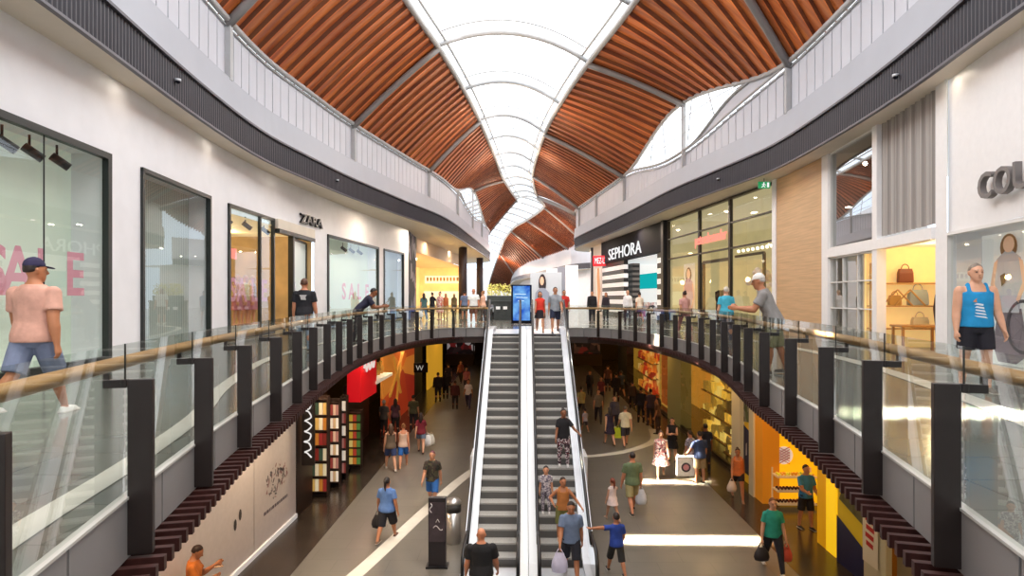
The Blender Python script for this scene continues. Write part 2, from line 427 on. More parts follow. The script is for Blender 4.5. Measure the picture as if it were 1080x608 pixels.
def parapet_post(path, t, y, zt):
    s = path.find_y(y); p = path.off(s, .06, 0) - t.location
    MB().box((p.x, p.y, (SOF+1.62+zt)/2 - t.location.z), (.16, .16, zt-SOF-1.62)).build('parapet_post', M_lsteel, t)

# ---- roof: slatted canopies between ring and skylight
def canopy(name, outer, inner, ze, oy, iy, pitch=.62, drop=.13, zi=lambda y: SKY):
    so0, so1 = outer.find_y(oy[0]), outer.find_y(oy[1]); si0, si1 = inner.find_y(iy[0]), inner.find_y(iy[1])
    n = max(3, int((oy[1]-oy[0])/pitch)); K = 7; mb = MB(); cols = []
    def P(t, u, lo):
        a = outer.off(so0+(so1-so0)*t, .12, 0); a.z = ze(a.y) + .05; b = inner.off(si0+(si1-si0)*t, 0, 0); b.z = zi(b.y)+.05
        q = a.lerp(b, u); q.z += .10*math.sin(PI*u) - lo; return q
    for i in range(n):
        t0, t1 = i/n, (i+1)/n
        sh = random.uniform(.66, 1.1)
        for seg, (ta, la, tb, lb, c) in enumerate(((t0, 0, t0+.12/n, drop, .32), (t0+.12/n, drop, t0+.2/n, drop, 1.35), (t0+.2/n, drop, t1, 0, 1.0))):  # dark step and bright lip painted in as shade and highlight
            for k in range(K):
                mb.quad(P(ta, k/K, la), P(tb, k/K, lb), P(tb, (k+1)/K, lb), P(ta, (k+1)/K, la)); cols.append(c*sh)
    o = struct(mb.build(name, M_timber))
    vc = o.data.color_attributes.new('board_tone_shade', 'FLOAT_COLOR', 'CORNER')
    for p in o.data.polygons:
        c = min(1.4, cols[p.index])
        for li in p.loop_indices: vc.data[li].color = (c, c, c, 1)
    # rib at the near end of the bay
    return [P(0, k/K, .2) for k in range(K+1)], [P(1, k/K, .2) for k in range(K+1)]
OL, IL = [-4, 6, 16.5, 26.4, 36, 52.5, 69.7], [-4, 6, 16.5, 25.8, 36.6, 55, 65.8]
OR_, IR = [-4, 7, 19.8, 27.9, 37.8, 51, 53.5], [-4, 7, 17, 27.7, 39.5, 53, 64]
ribs = []
for nm, o_, i_, e_, A, B in (('ceiling_timber_left', RL, SL, edge_l, OL, IL), ('ceiling_timber_right', RR, SR, edge_r, OR_, IR)):
    for k in range(len(A)-1):
        r0, r1 = canopy(nm, o_, i_, e_, A[k:k+2], B[k:k+2], pitch=.62 if A[k+1]-A[k] > 4 else .3)
        ribs.append(r0)
    ribs.append(r1)
for r in ribs:
    tag(MB().tube(r, .13, 10).build('roof_rib', M_steel, None, True), None, None, None, 'structure')
for path, e_, t, ys in ((RL, edge_l, PL, (16.5, 26.4, 36, 44, 52.5, 60)), (RR, edge_r, PR, (19.8, 27.9, 37.8, 45, 51))):
    ss = path.samples(0, path.find_y(69.7 if path is RL else 53.5), .7)
    pts = []
    for s in ss:
        p = path.off(s, .06, 0); p.z = e_(p.y); pts.append(p)
    struct(MB().tube(pts, .09, 8).build('roof_edge_trim', M_lsteel, None, True))
    for y in ys: parapet_post(path, t, y, e_(y))
for path in (SL, SR):
    ss = path.samples(0, path.len, .8)
    struct(MB().tube([path.off(s, 0, SKY-.08) for s in ss], .12, 8).build('skylight_edge_trim', M_lsteel, None, True))
    struct(MB().tube([path.off(s, -.28, SKY+.22) for s in ss], .06, 6).build('skylight_edge_trim', M_lsteel, None, True))
# lunettes: glazed eyes between parapet and roof edge
def lunette(nm, path, e_, left, y0, y1, ya, nm_n):
    """glass from ya to y1; a grey infill panel from y0 to ya"""
    s0, s1 = path.find_y(y0), path.find_y(y1); ss = path.samples(s0, s1, .4); mb = MB(); mi = MB(); low = []
    def zl(y): 
        base = ptop(y, left)+.03
        return base if y > ya+5 else base + (max(base, e_(y))-base)*(1-min(1, max(0, (y-ya)/5)))**1.6
    G = [s for s in ss if path.off(s, 0, 0).y >= ya]
    mb.loft([[path.off(s, .08, zl(path.off(s, 0, 0).y)), path.off(s, .08, max(zl(path.off(s, 0, 0).y)+.01, e_(path.off(s, 0, 0).y)))] for s in G], cap=False, closed=False)
    o = struct(mb.build(nm, M_skyglass)); m2 = MB()
    mi.loft([[path.off(s, .1, ptop(path.off(s, 0, 0).y, left)), path.off(s, .1, min(max(zl(path.off(s, 0, 0).y), ptop(path.off(s, 0, 0).y, left)+.01), e_(path.off(s, 0, 0).y)+.02))] for s in ss], cap=False, closed=False)
    struct(mi.build('wall_lunette_infill', M_panel))
    m2.tube([path.off(s, .06, zl(path.off(s, 0, 0).y)) for s in G], .06, 6)
    for k in range(1, nm_n):
        s = G[0]+(G[-1]-G[0])*k/nm_n; a = path.off(s, .06, zl(path.off(s, 0, 0).y)); b = path.off(s + (.5 if k % 2 else -.5), .06, e_(a.y)); m2.tube([a, b], .025, 6)
    for f in (.35, .68): m2.tube([path.off(s, .06, zl(path.off(s, 0, 0).y)*(1-f)+f*max(zl(path.off(s, 0, 0).y), e_(path.off(s, 0, 0).y))) for s in G], .02, 6)
    m2.build('window_frame', M_lsteel, o, True)
lunette('window_1', RL, edge_l, True, 41, 65, 43, 6); lunette('window_2', RR, edge_r, False, 19.8, 37.6, 22.2, 6)
# skylight: arches and panes
def lin_at(A, B, ya):
    for i in range(len(A)-1):
        if A[i] <= ya <= A[i+1]: return B[i] + (B[i+1]-B[i])*(ya-A[i])/(A[i+1]-A[i])
    return B[-1]
YA = [-4, 1, 6, 11.2, 16.5, 21.2, 25.8, 31.2, 36.6, 41.2, 45.8, 50.4, 55, 58.6, 62.2, 65.8]
YB = [-4, 1, 6.5, 12, 17, 22.3, 27.7, 33.6, 39.5, 44, 48.5, 53, 56.5, 60, 64, 69]
arcs = []
for k, (a, b) in enumerate(zip(YA, YB)):
    p, q = SL.off(SL.find_y(a), 0, SKY), SR.off(SR.find_y(b), 0, SKY); w = (q-p).length; N = 12
    def arc(h, zz): return [Vector((p.x+(q.x-p.x)*i/N, p.y+(q.y-p.y)*i/N, SKY+zz+h*(1-(2*i/N-1)**2))) for i in range(N+1)]
    rise = .13*w
    struct(MB().tube(arc(rise, 0), .11, 8).build('skylight_arch_trim', M_lsteel, None, True))
    struct(MB().tube(arc(rise, .55), .035, 6).build('skylight_arch_trim', M_lsteel, None, True))
    arcs.append(arc(rise, .5))
mb = MB()
for A, B in zip(arcs, arcs[1:]):
    for i in range(len(A)-1): mb.quad(A[i], B[i], B[i+1], A[i+1])
struct(mb.build('window_3', M_skyglass))
# second roof beyond the pinch
R2 = Path([(4.5, 53.6), (6.2, 66), (7.0, 82), (6.6, 92), (3.5, 112), (-2.6, 155), (-5.2, 250)], -1)
B2 = Path([(1.55, 64), (2.5, 71), (.6, 83), (-1.7, 95), (-5, 130), (-10.7, 200), (-14, 250)], -1)
for oy, iy in (((54, 75), (64.2, 71)), ((75, 92), (71, 83)), ((92, 112), (83, 96)), ((112, 154), (96, 130)), ((154, 249), (130, 249))):
    r0, r1 = canopy('ceiling_timber_far', R2, B2, lambda y: ROOF - max(0, y-125)*.042, oy, iy, pitch=1.2 if oy[1] < 150 else 2.5, drop=.25, zi=lambda y: SKY - max(0, y-110)*.05)
    struct(MB().tube(r0, .2, 8).build('roof_rib', M_steel, None, True))
struct(MB().tube([B2.off(s, 0, SKY - max(0, B2.off(s, 0, 0).y-110)*.05) for s in B2.samples(0, B2.len, 2)], .2, 8).build('skylight_edge_trim', M_lsteel, None, True))
mb = MB()
for y in (70, 74, 78.5, 83, 88, 94, 102, 112, 124, 140):
    p = B2.off(B2.find_y(y), 0, SKY); q = Vector((p.x-10, p.y+2, SKY)); N = 10
    struct(MB().tube([Vector((p.x+(q.x-p.x)*i/N, p.y+(q.y-p.y)*i/N, SKY+1.3*(1-(2*i/N-1)**2))) for i in range(N+1)], .13, 6).build('skylight_arch_trim', M_lsteel, None, True))
mb = MB(); ss = B2.samples(0, B2.len, 4)
for a, b in zip(ss, ss[1:]):
    p, q = B2.off(a, 0, SKY+.6), B2.off(b, 0, SKY+.6); mb.quad(p, q, (q.x-10, q.y+2, SKY+.6), (p.x-10, p.y+2, SKY+.6))
struct(mb.build('window_4', M_skyglass))
R3 = Path([(13, 84), (8.2, 90), (6.6, 95), (3.5, 114), (-2.6, 157), (-5.2, 252)], -1)
mb = MB(); R3.ribbon(mb, 0, R3.len, SOF+.8, ROOF+.3, 0, step=2); struct(mb.build('trim_bulkhead_far', M_grey))
mb = MB(); R3.ribbon(mb, 0, R3.len, SOF, SOF+.82, -.1, step=2); struct(mb.build('trim_ribbed_far', M_dark))
mb = MB(); R3.ribbon(mb, 0, R3.len, SOF, SOF, 0, 9, step=2); struct(mb.build('ceiling_far', M_soffit))
mb = MB(); R3.ribbon(mb, 0, R3.len, 0, SOF, 2.5, step=2); struct(mb.build('wall_far_right', M_white))
struct(MB().quad((-32, 260, 0), (15, 260, 0), (15, 260, 14), (-32, 260, 14)).build('wall_back', M_white))
struct(MB().quad((-15, 76, 0), (-30, 260, 0), (-30, 260, 14), (-15, 76, 14)).build('wall_far_left', M_white))
# behind the camera
struct(MB().quad((-15, -8, LOW), (15, -8, LOW), (15, -8, 5.6), (-15, -8, 5.6)).build('wall_behind', M_white))
def wp(o, parent):
    o.parent = parent; o.matrix_parent_inverse = parent.matrix_basis.inverted(); return o
# ============================================================ balustrades
def balustrade(path, ref_y, sd):
    t = thing('glass_balustrade', path.off(path.find_y(12), 0, 0), 'clear glass balustrade with dark posts and timber handrail along the %s walkway' % sd, 'balustrade')
    s0 = path.find_y(ref_y); s = s0; posts = [s0-3.0, s0-1.57]
    while s < path.len: posts.append(s); s += 1.38
    if path.len - posts[-1] > .3: posts.append(path.len-.04)
    prev = 0.
    for s in posts:
        p, d, n = path.at(s); ang = math.atan2(n.y, n.x)
        mb = MB(); c = p - n*.09; mb.box((c.x, c.y, .24), (.14, .05, 1.08), ang)
        po = wp(mb.build('post', M_post, bevel=.004), t)
        mb = MB(); c = p + n*.05; mb.box((c.x, c.y, .755), (.13, .045, .05), ang)
        c = p + n*.10; mb.box((c.x, c.y, .80), (.03, .03, .1), ang)
        mb.build('bracket', M_post).parent = po
    for a, b in zip(posts, posts[1:]):
        q = [path.off(x, .0, 0) for x in (a+.008, b-.008)]
        mb = MB(); mb.quad((q[0].x, q[0].y, .062), (q[1].x, q[1].y, .062), (q[1].x, q[1].y, 1.0), (q[0].x, q[0].y, 1.0))
        wp(mb.build('glass_panel', M_glass), t)
    for x in posts:
        p = path.off(x, 0, 0); wp(MB().box((p.x, p.y, .89), (.008, .008, .22)).build('panel_joint', mat('glass_seal', '#2c302e', .4)), t)
    wp(MB().tube([path.off(s, .10, .865) for s in path.samples(0, path.len, .35)], .042, 12).build('handrail', M_handrail, None, True), t)
    return t
balustrade(VL, 3.73, 'left'); balustrade(VR, 3.62, 'right')

# ============================================================ escalators
ETOP, SLOPE, NST = 22.4, math.tan(R(30)), 24
EBOT = ETOP - (-LOW)/SLOPE
def ramp(y):
    return 0. if y >= ETOP else max(LOW, (y-ETOP)*SLOPE)
M_tread = stripemat('escalator_tread', '#8f8c87', '#b9b6b0', 60, 'X', .4)
M_riser = mat('escalator_riser', '#5f5d5b', .5, .1)
M_alu = mat('brushed_aluminium', '#d7d9de', .3, .35, noise=.05, nscale=3)
M_whitepanel = mat('escalator_white_panel', '#f1f2f4', .3, .05)
M_rub = mat('black_rubber', '#17181b', .35)
M_escglass = glassmat('escalator_glass', '#e3ecef', .1, .8, 3)
def escalator(x0, x1, xl, xr, label):
    t = thing('escalator', ((x0+x1)/2, EBOT, LOW), label, 'escalator')
    me = None
    sx = x1-x0; run = .2/SLOPE
    for k in range(NST):
        z = -0.2*k - .1; y = ETOP - run*k - run/2
        if me is None:
            mb = MB().box((0, 0, -.02), (sx, run, .04)); n = len(mb.f)
            mb.box((0, -run/2-.002, -.14), (sx, .02, .2))
            o = mb.build('step', M_tread); o.data.materials.append(M_riser)
            for i in range(n, n+6): o.data.polygons[i].material_index = 1
            me = o.data
        else:
            o = bpy.data.objects.new('step', me); C.objects.link(o)
        o.location = ((x0+x1)/2, y, z); wp(o, t)
    # landings
    wp(MB().box(((x0+x1)/2, (ETOP+25.58)/2, -.02), (sx+.1, 25.58-ETOP, .04)).build('landing_plate', M_alu), t)
    wp(MB().box(((x0+x1)/2, EBOT-.9, LOW+.012), (sx+.1, 1.9, .024)).build('landing_plate', M_alu), t)
    # sides: skirting, glass, handrail loop
    ys = [EBOT-1.2, EBOT, ETOP, 25.2]
    for sgn, xa in ((-1, xl), (1, xr)):
        xe = x0 if sgn < 0 else x1; xm = (xa+xe)/2
        if -.2 < xa < .2: xm = xe + sgn*.05
        prof_b = [(y, ramp(y)-.35) for y in ys]; prof_t = [(y, ramp(y)+.14) for y in ys]
        mb = MB()
        for xx0, xx1 in ((min(xa, xe), max(xa, xe)),):
            pts = []
            rings = [[(xx0, yb, zb), (xx1, yb, zb), (xx1, yt, zt), (xx0, yt, zt)] for (yb, zb), (yt, zt) in zip(prof_b, prof_t)]
            mb.loft(rings)
        wp(mb.build('deck', M_whitepanel if abs(xa) < .2 or abs(xa-.12) < .1 else M_alu), t)
        mb = MB(); gp = [(EBOT-1.3, LOW+.62), (EBOT-1.05, LOW+.86), (EBOT-.2, LOW+.9), (EBOT+.35, LOW+1.05), (ETOP-.2, .78), (ETOP+.4, .9), (25.0, .9), (25.35, .75)]
        for (ya, za), (yb, zb) in zip(gp, gp[1:]):
            mb.quad((xm, ya, ramp(ya)+.1), (xm, yb, ramp(yb)+.1), (xm, yb, zb), (xm, ya, za))
        wp(mb.build('side_panel', M_escglass), t)
        loop = [(EBOT-.9, LOW+.2), (EBOT-1.2, LOW+.24), (EBOT-1.42, LOW+.42), (EBOT-1.46, LOW+.62), (EBOT-1.36, LOW+.84), (EBOT-1.1, LOW+.95), (EBOT-.3, LOW+.97), (EBOT+.35, LOW+1.12), (ETOP-.2, .86), (ETOP+.4, .98), (25.0, .98), (25.3, .88), (25.42, .65), (25.35, .4)]
        sp = catmull([(a, b) for a, b in loop], 4)
        wp(MB().tube([(xm, p.x, p.y) for p in sp], .04, 8).build('handrail', M_rub, None, True), t)
        wp(MB().tube([(xm-.0, p.x, p.y-.05) for p in sp[6:-6]], .028, 6).build('handrail_guide', M_alu, None, True), t)
    # truss underside
    xl_, xr_ = min(xl, xr), max(xl, xr)
    mb = MB(); rings = [[(xl_+.01, y, ramp(y)-.36 if y > EBOT+.9 else LOW+.01), (xr_-.01, y, ramp(y)-.36 if y > EBOT+.9 else LOW+.01), (xr_-.01, y, min(ramp(y)-1.0, 99) if ramp(y)-1.0 > LOW+.02 else LOW+.005), (xl_+.01, y, ramp(y)-1.0 if ramp(y)-1.0 > LOW+.02 else LOW+.005)] for y in (EBOT+.9, EBOT+1.8, ETOP, 25.5)]
    mb.loft(rings); wp(mb.build('truss_casing', M_alu), t)
    return t
escalator(-1.10, -.15, -1.38, .118, 'left escalator with empty grey steps climbing to the upper floor')
escalator(.385, 1.365, .13, 1.66, 'right escalator with several shoppers riding down it')
for x, lab in ((-1.52, 'slim white guard panel beside the left escalator'), (1.86, 'slim white guard panel beside the right escalator')):
    tag(MB().box((x, 18.6, LOW+.75), (.1, .9, 1.5)).build('guard_panel', M_whitepanel, bevel=.01), lab, 'guard panel')

# ============================================================ shopfronts helpers
NW = [4]; M_mirrorglass = glassmat('reflective_glass', '#dfe2dc', .45, .5, 3)
def wall_piece(path, s0, s1, z0, z1, mb, o=0.): path.ribbon(mb, s0, s1, z0, z1, o, step=.5)
def front(path, s0, s1, o0, o1):
    """corner points of a straight bay between two places along a wall"""
    a, b = path.off(s0, 0, 0), path.off(s1, 0, 0); d = (b-a).normalized(); n = Vector((-d.y, d.x, 0))*path.side
    return a, b, d, n
def window(path, s0, s1, z0, z1, fw, mf, back=None, depth=.6, glass=True, mull=(), trans=(), fd=.12, name=None, gm=None):
    a, b, d, n = front(path, s0, s1, 0, 0); w = (b-a).length
    NW[0] += 1
    def Q(u, z, o=0.): q = a + d*u + n*o; return Vector((q.x, q.y, z))
    fr = MB()
    fr.beam(Q(fw/2, z0), Q(fw/2, z1), fw, fd, n); fr.beam(Q(w-fw/2, z0), Q(w-fw/2, z1), fw, fd, n)
    fr.beam(Q(0, z1-fw/2), Q(w, z1-fw/2), fd, fw); fr.beam(Q(0, z0+fw/2), Q(w, z0+fw/2), fd, fw)
    for u, mw in mull: fr.beam(Q(w*u, z0), Q(w*u, z1), mw, fd*.8 if mw > .02 else .02, n)
    for z, mw in trans: fr.beam(Q(0, z), Q(w, z), fd*.8, mw)
    root = struct(fr.build(name or 'window_%d' % NW[0], mf))
    if glass:
        MB().quad(Q(fw, z0+fw, .02), Q(w-fw, z0+fw, .02), Q(w-fw, z1-fw, .02), Q(fw, z1-fw, .02)).build('pane', gm or M_shopglass, root)
    if back:
        mb = MB(); mb.quad(Q(0, z0, depth), Q(w, z0, depth), Q(w, z1, depth), Q(0, z1, depth)); mb.build('blind', back, root)
        mb = MB(); mb.quad(Q(0, z0, .06), Q(0, z0, depth), Q(0, z1, depth), Q(0, z1, .06)); mb.quad(Q(w, z0, .06), Q(w, z0, depth), Q(w, z1, depth), Q(w, z1, .06))
        mb.quad(Q(0, z1, .06), Q(w, z1, .06), Q(w, z1, depth), Q(0, z1, depth)); mb.quad(Q(0, z0, .06), Q(w, z0, .06), Q(w, z0, depth), Q(0, z0, depth))
        mb.build('reveal', M_white, root)
    return root, Q, w, d, n
M_spotk = mat('rack_black', '#222222', .4); M_blackframe = mat('black_frame', '#1f2422', .35)
def room(nm, Q, w, z0, z1, depth, mw, mfl, mc, o0=.1):  # glow in wall and ceiling materials stands in for shop lighting
    """a shallow lit shop interior behind a front"""
    mb = MB(); mb.quad(Q(0, z0, depth), Q(w, z0, depth), Q(w, z1, depth), Q(0, z1, depth))
    mb.quad(Q(0, z0, o0), Q(0, z0, depth), Q(0, z1, depth), Q(0, z1, o0)); mb.quad(Q(w, z0, o0), Q(w, z0, depth), Q(w, z1, depth), Q(w, z1, o0))
    struct(mb.build('wall_' + nm, mw))
    struct(MB().quad(Q(0, z0+.012, o0), Q(w, z0+.012, o0), Q(w, z0+.012, depth), Q(0, z0+.012, depth)).build('floor_' + nm, mfl))
    struct(MB().quad(Q(0, z1, o0), Q(w, z1, o0), Q(w, z1, depth), Q(0, z1, depth)).build('ceiling_' + nm, mc))
def sp(path, px): return path.find_y(path_y(path, px))
def path_y(path, px): return path.find_px(px)

# ------------------------------------------------------------ left upper wall
WT = 4.08
Lw = [sp(WL, p) for p in (115, 148, 221, 240, 303, 331, 345, 399, 404.5, 425.5)]
sA, sB = WL.find_y(5.2), WL.len
mb = MB()
wall_piece(WL, 0, sB, WT, SOF, mb)
for a, b in ((0, sA), (Lw[0], Lw[1]), (Lw[2], Lw[3]), (Lw[5], Lw[6]), (Lw[7], Lw[8]), (Lw[9], sB)): wall_piece(WL, a, b, 0, WT, mb)
struct(mb.build('wall_left', M_white))
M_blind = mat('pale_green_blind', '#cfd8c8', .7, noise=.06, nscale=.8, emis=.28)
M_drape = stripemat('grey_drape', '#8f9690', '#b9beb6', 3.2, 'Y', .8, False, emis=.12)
M_mirror = mat('grey_panel_display', '#9aa09a', .3, noise=.1, nscale=1)
M_pink = mat('pink_lettering', '#cf8d9c', .6, emis=.25)
M_spot = mat('black_spotlight', '#1b1b1c', .4)
def track_lights(Q, us, z, root, o=.3):
    for u in us:
        p = Q(u, z, o); mb = MB(); mb.tube([p, p+Vector((0, 0, .25))], .02, 6); q = p+Vector((.06, .05, -.05))
        mb.tube([p+Vector((-.06, -.05, .05)), q+Vector((.08, .06, -.08))], .075, 10)
        mb.build('spotlight', M_spot, root, True)
def u_of(px, Q, path=WL):
    a = Q(0, 0); q = path.off(sp(path, px), 0, 0); return (q-a).length
# W1
r1, Q, w, d, n = window(WL, sA, Lw[0], .05, WT, .12, M_blackframe, M_blind, .7, mull=(((WL.off(sp(WL, 45), 0, 0)-WL.off(sA, 0, 0)).length/(WL.off(Lw[0], 0, 0)-WL.off(sA, 0, 0)).length, .012),))
u1 = w; track_lights(Q, [uray(x, Q, .3) for x in (2, 31, 60)], WT-.34, r1)
def sale(Q, ulist, z, h, root, n, d, m=M_pink):
    for ch, u in zip('SALE', ulist): wp(text('sale_letter', ch, m, d, -n, Q(u, z, -.0)+n*.12, height=h, ext=.004, bold=.02), root)
p = lambda px, path=WL: path.off(sp(path, px), 0, 0)
sale(Q, [u_of(x, Q) for x in (2, 26, 56, 86)], 1.72, .78, r1, n, d)
# W2
r2, Q, w, d, n = window(WL, Lw[1], Lw[2], .05, WT, .09, M_blackframe, M_drape, .55)
# W3: entrance with window
r3, Q3, w3, d3, n3 = window(WL, Lw[3], sp(WL, 288.5), .05, WT, .1, M_blackframe, None, mull=((.66, .09),), trans=())
track_lights(Q3, [.5, 1.9, 3.4], WT-.4, r3)
sale(Q3, [u_of(x, Q3) for x in (249, 258, 271, 282)], 1.55, .75, r3, n3, d3)
a, b, dd, nn = front(WL, Lw[3], Lw[5], 0, 0); wE = (b-a).length
QE = lambda u, z, o=0., a=a, dd=dd, nn=nn: Vector(((a+dd*u+nn*o).x, (a+dd*u+nn*o).y, z))
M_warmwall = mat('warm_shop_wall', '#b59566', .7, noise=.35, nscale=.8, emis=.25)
M_shopfloor = mat('shop_floor', '#c9bfa8', .3, noise=.05)
M_warmlight = emat('warm_light_panel', '#ffe08a', 1.3)
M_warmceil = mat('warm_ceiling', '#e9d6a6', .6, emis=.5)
room('fashion_shop', QE, wE, 0, WT-.25, 5.2, M_warmwall, M_shopfloor, M_warmceil)
GM = []
for k, (px, o_, c_) in enumerate(((296, 4.2, '#7a4a2a'), (281, 4.0, '#8a7a70'), (262, 4.2, '#6f7a78'))):
    u = uray(px, QE, o_); cr = thing('clothes_rack', QE(u, 0, o_), 'clothes rack at the back of the fashion shop, %s' % ('in line with its open doorway', 'middle one of three', 'farthest from its doorway')[k], 'clothes rack', None, math.atan2(dd.y, dd.x))
    MB().tube([(-.6, 0, .02), (-.6, 0, 1.5), (.6, 0, 1.5), (.6, 0, .02)], .02, 6).build('frame', M_spotk, cr, True)
    for j in range(9): GM.append(MB().loft([[(-.5+.12*j+a*.04, b*.22*w_, z) for a, b in ((-1, -1), (1, -1), (1, 1), (-1, 1))] for z, w_ in ((.5, .9), (1.2, 1), (1.42, .5))]).build('garment', mat('garment_%s_%d' % (c_, j % 3), [c_, '#b9a090', '#3a3430'][j % 3], .8))); gm_ = GM[-1]; gm_.location = cr.location; gm_.rotation_euler = cr.rotation_euler; tag(gm_, '%s garment hanging on the %s clothes rack' % (('coloured', 'pale', 'black')[j % 3], ('doorway side', 'middle', 'far')[k]), 'garment', 'garments on the %s clothes rack' % ('doorway side', 'middle', 'far')[k])
struct(MB().box(QE(wE*.45, 3.35, 4.9), (.5, 7, .35), math.atan2(dd.y, dd.x)+PI/2).build('trim_light_cove', M_warmlight))
u0, u3 = u_of(289, QE), u_of(305, QE)
fr = MB(); fr.beam(QE(u0, WT-.42), QE(wE-.1, WT-.42), .2, .14); fr.beam(QE(u3, 0), QE(u3, WT-.4), .12, .2, nn)
struct(fr.build('door_1', M_blackframe)); mb = MB(); mb.beam(QE(u0, WT-.16, .1), QE(wE, WT-.16, .1), .3, .34); struct(mb.build('trim_lintel', M_soffit))
dl = MB(); pA, pB = QE(u3+.05, 0, .02), QE(wE-.1, 0, .3)
def leaf(mb, pA, pB, z1, f=.1):
    v = lambda p_, z: Vector((p_.x, p_.y, z))
    mb.beam(v(pA, .02), v(pA, z1), f, .08, nn); mb.beam(v(pB, .02), v(pB, z1), f, .08, nn); mb.beam(v(pA, z1), v(pB, z1), .08, f); mb.beam(v(pA, .06), v(pB, .06), .08, f)
leaf(dl, pA, pB, WT-.55)
do = struct(dl.build('door_2', M_blackframe))
MB().quad((pA.x, pA.y, .1), (pB.x, pB.y, .1), (pB.x, pB.y, WT-.6), (pA.x, pA.y, WT-.6)).build('pane', mat('frosted_door_panel', '#cfdad5', .35, emis=.2), do)
hp = QE(u3+.25, 1.1, -.05); MB().tube([hp, hp+Vector((0, 0, .8))], .02, 8).build('door_handle', M_alu, do, True)
# lettering over the door
pz = WL.off(sp(WL, 327), 0, 0); _, tdir, tn = WL.at(sp(WL, 327))
sg = thing('shop_sign', (pz.x, pz.y, 4.42), 'black serif lettering ZARA on the white wall above the shop door', 'sign')
zw = (WL.off(sp(WL, 338.5), 0, 0)-WL.off(sp(WL, 315.5), 0, 0)).length
text('lettering', 'ZARA', mat('sign_black', '#15161a', .3), tdir, -tn, Vector((pz.x, pz.y, 4.42))-tn*.06, width=zw, height=.38, ext=.05, parent=sg, bold=.03)
# W4, W5
r4, Q, w, d, n = window(WL, Lw[6], Lw[7], .05, WT, .12, M_blackframe, M_blind, .6)
track_lights(Q, [w*.37, w*.52, w*.68], WT-.4, r4)
sale(Q, [u_of(x, Q) for x in (365, 373, 381, 389)], 1.62, .78, r4, n, d)
window(WL, Lw[8], Lw[9], .05, WT, .1, M_blackframe, M_mirror, .4)
# red lit numerals hanging in the fashion shop window
q = Q3(1.7, 2.75, .8)
lg = thing('window_light_sign', q, 'small glowing red and white sign hanging inside the shop window beside the ZARA door', 'sign')
for k in range(4):
    mb = MB(); o_ = q + d3*(k*.34-.5); mb.box((o_.x, o_.y, o_.z), (.06, .2, .34), math.atan2(d3.y, d3.x)-PI/2); wp(mb.build('light_panel', emat('red_white_glow', '#ff8f80', 1.5)), lg)

# ------------------------------------------------------------ shops beyond the left wall
W2L = Path([(-7.25, 38.6), (-7.6, 44), (-7.6, 52), (-6.8, 62), (-5.2, 72), (-9, 76)], 1)
M_pat = spotmat('dark_patterned_front', ['#17151b', '#2a2630', '#4b3a52', '#8f8790', '#101014'], 1.2)
struct(W2L.ribbon(MB(), 0, 4.6, 0, SOF, .0, step=1).build('wall_dark_shopfront', M_pat))
a2, b2, d2, n2 = front(W2L, 5.0, 27, 0, 0); w2 = (b2-a2).length
QY = lambda u, z, o=0.: Vector(((a2+d2*u+n2*o).x, (a2+d2*u+n2*o).y, z))
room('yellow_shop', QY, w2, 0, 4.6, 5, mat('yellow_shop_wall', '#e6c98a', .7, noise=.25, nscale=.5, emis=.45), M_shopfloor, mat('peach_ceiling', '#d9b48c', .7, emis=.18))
mb = MB(); mb.quad(QY(0, 4.6, 0), QY(w2, 4.6, 0), QY(w2, SOF, 0), QY(0, SOF, 0)); struct(mb.build('wall_yellow_shop_header', mat('peach_wall', '#d8b793', .7)))
ls = thing('menu_board', QY(w2*.5, 3.2, 4.9), 'glowing warm white sign board on the end wall of the yellow shop', 'sign')
wp(MB().box(QY(w2-.15, 3.3, 2.3), (.12, 4.2, .8), math.atan2(d2.y, d2.x)).box(QY(w2-.15, 1.3, 2.3), (.12, 4.4, 1.5), math.atan2(d2.y, d2.x)).build('board', emat('menu_glow', '#ffe9b0', 1.6)), ls)
for k in range(11):
    wp(MB().box(QY(w2-.24, 3.35, .5+.36*k), (.05, .2, .4), math.atan2(d2.y, d2.x)).build('mark', mat('menu_mark', '#b07a3a', .6)), ls)
for k, px in enumerate((497.5, 513.5)):
    s_ = RL.find_px(px, 40, 69); q = RL.off(s_ if False else RL.find_y(s_), .75, 0)
    tag(MB().lathe((q.x, q.y, 0), [(.36, 0), (.36, SOF-.05)], 20).build('column', mat('dark_column', '#3a2c2c', .5), None, True), 'dark round column under the far left end of the ring, %s' % ('nearer of the two' if k == 0 else 'farther of the two'), 'column', None, 'thing')
for k in range(3):
    q = QY(w2*(.1+.09*k), 4.5, 1.6)
    tag(MB().sphere(q, .12).build('pendant_lamp', emat('lamp_white', '#fff3d6', 6), None, True), 'small bright ceiling lamp in the yellow shop, %s' % ('nearest to the dark patterned front', 'middle of three', 'third from the dark patterned front')[k], 'lamp', 'ceiling lamps in the yellow shop')

# ------------------------------------------------------------ right upper wall
M_cwhite = mat('white_shopfront', '#f2efee', .45, noise=.02)
M_wframe = mat('white_frame', '#e9e6e2', .4)
Rs = {k: sp(WR, k) for k in (1000, 990, 930, 925, 877, 870, 822, 818, 773, 740, 705, 703, 694, 662, 636, 615)}
mb = MB(); wall_piece(WR, 0, Rs[1000], 2.58, SOF, mb); struct(mb.build('wall_right', M_cwhite))
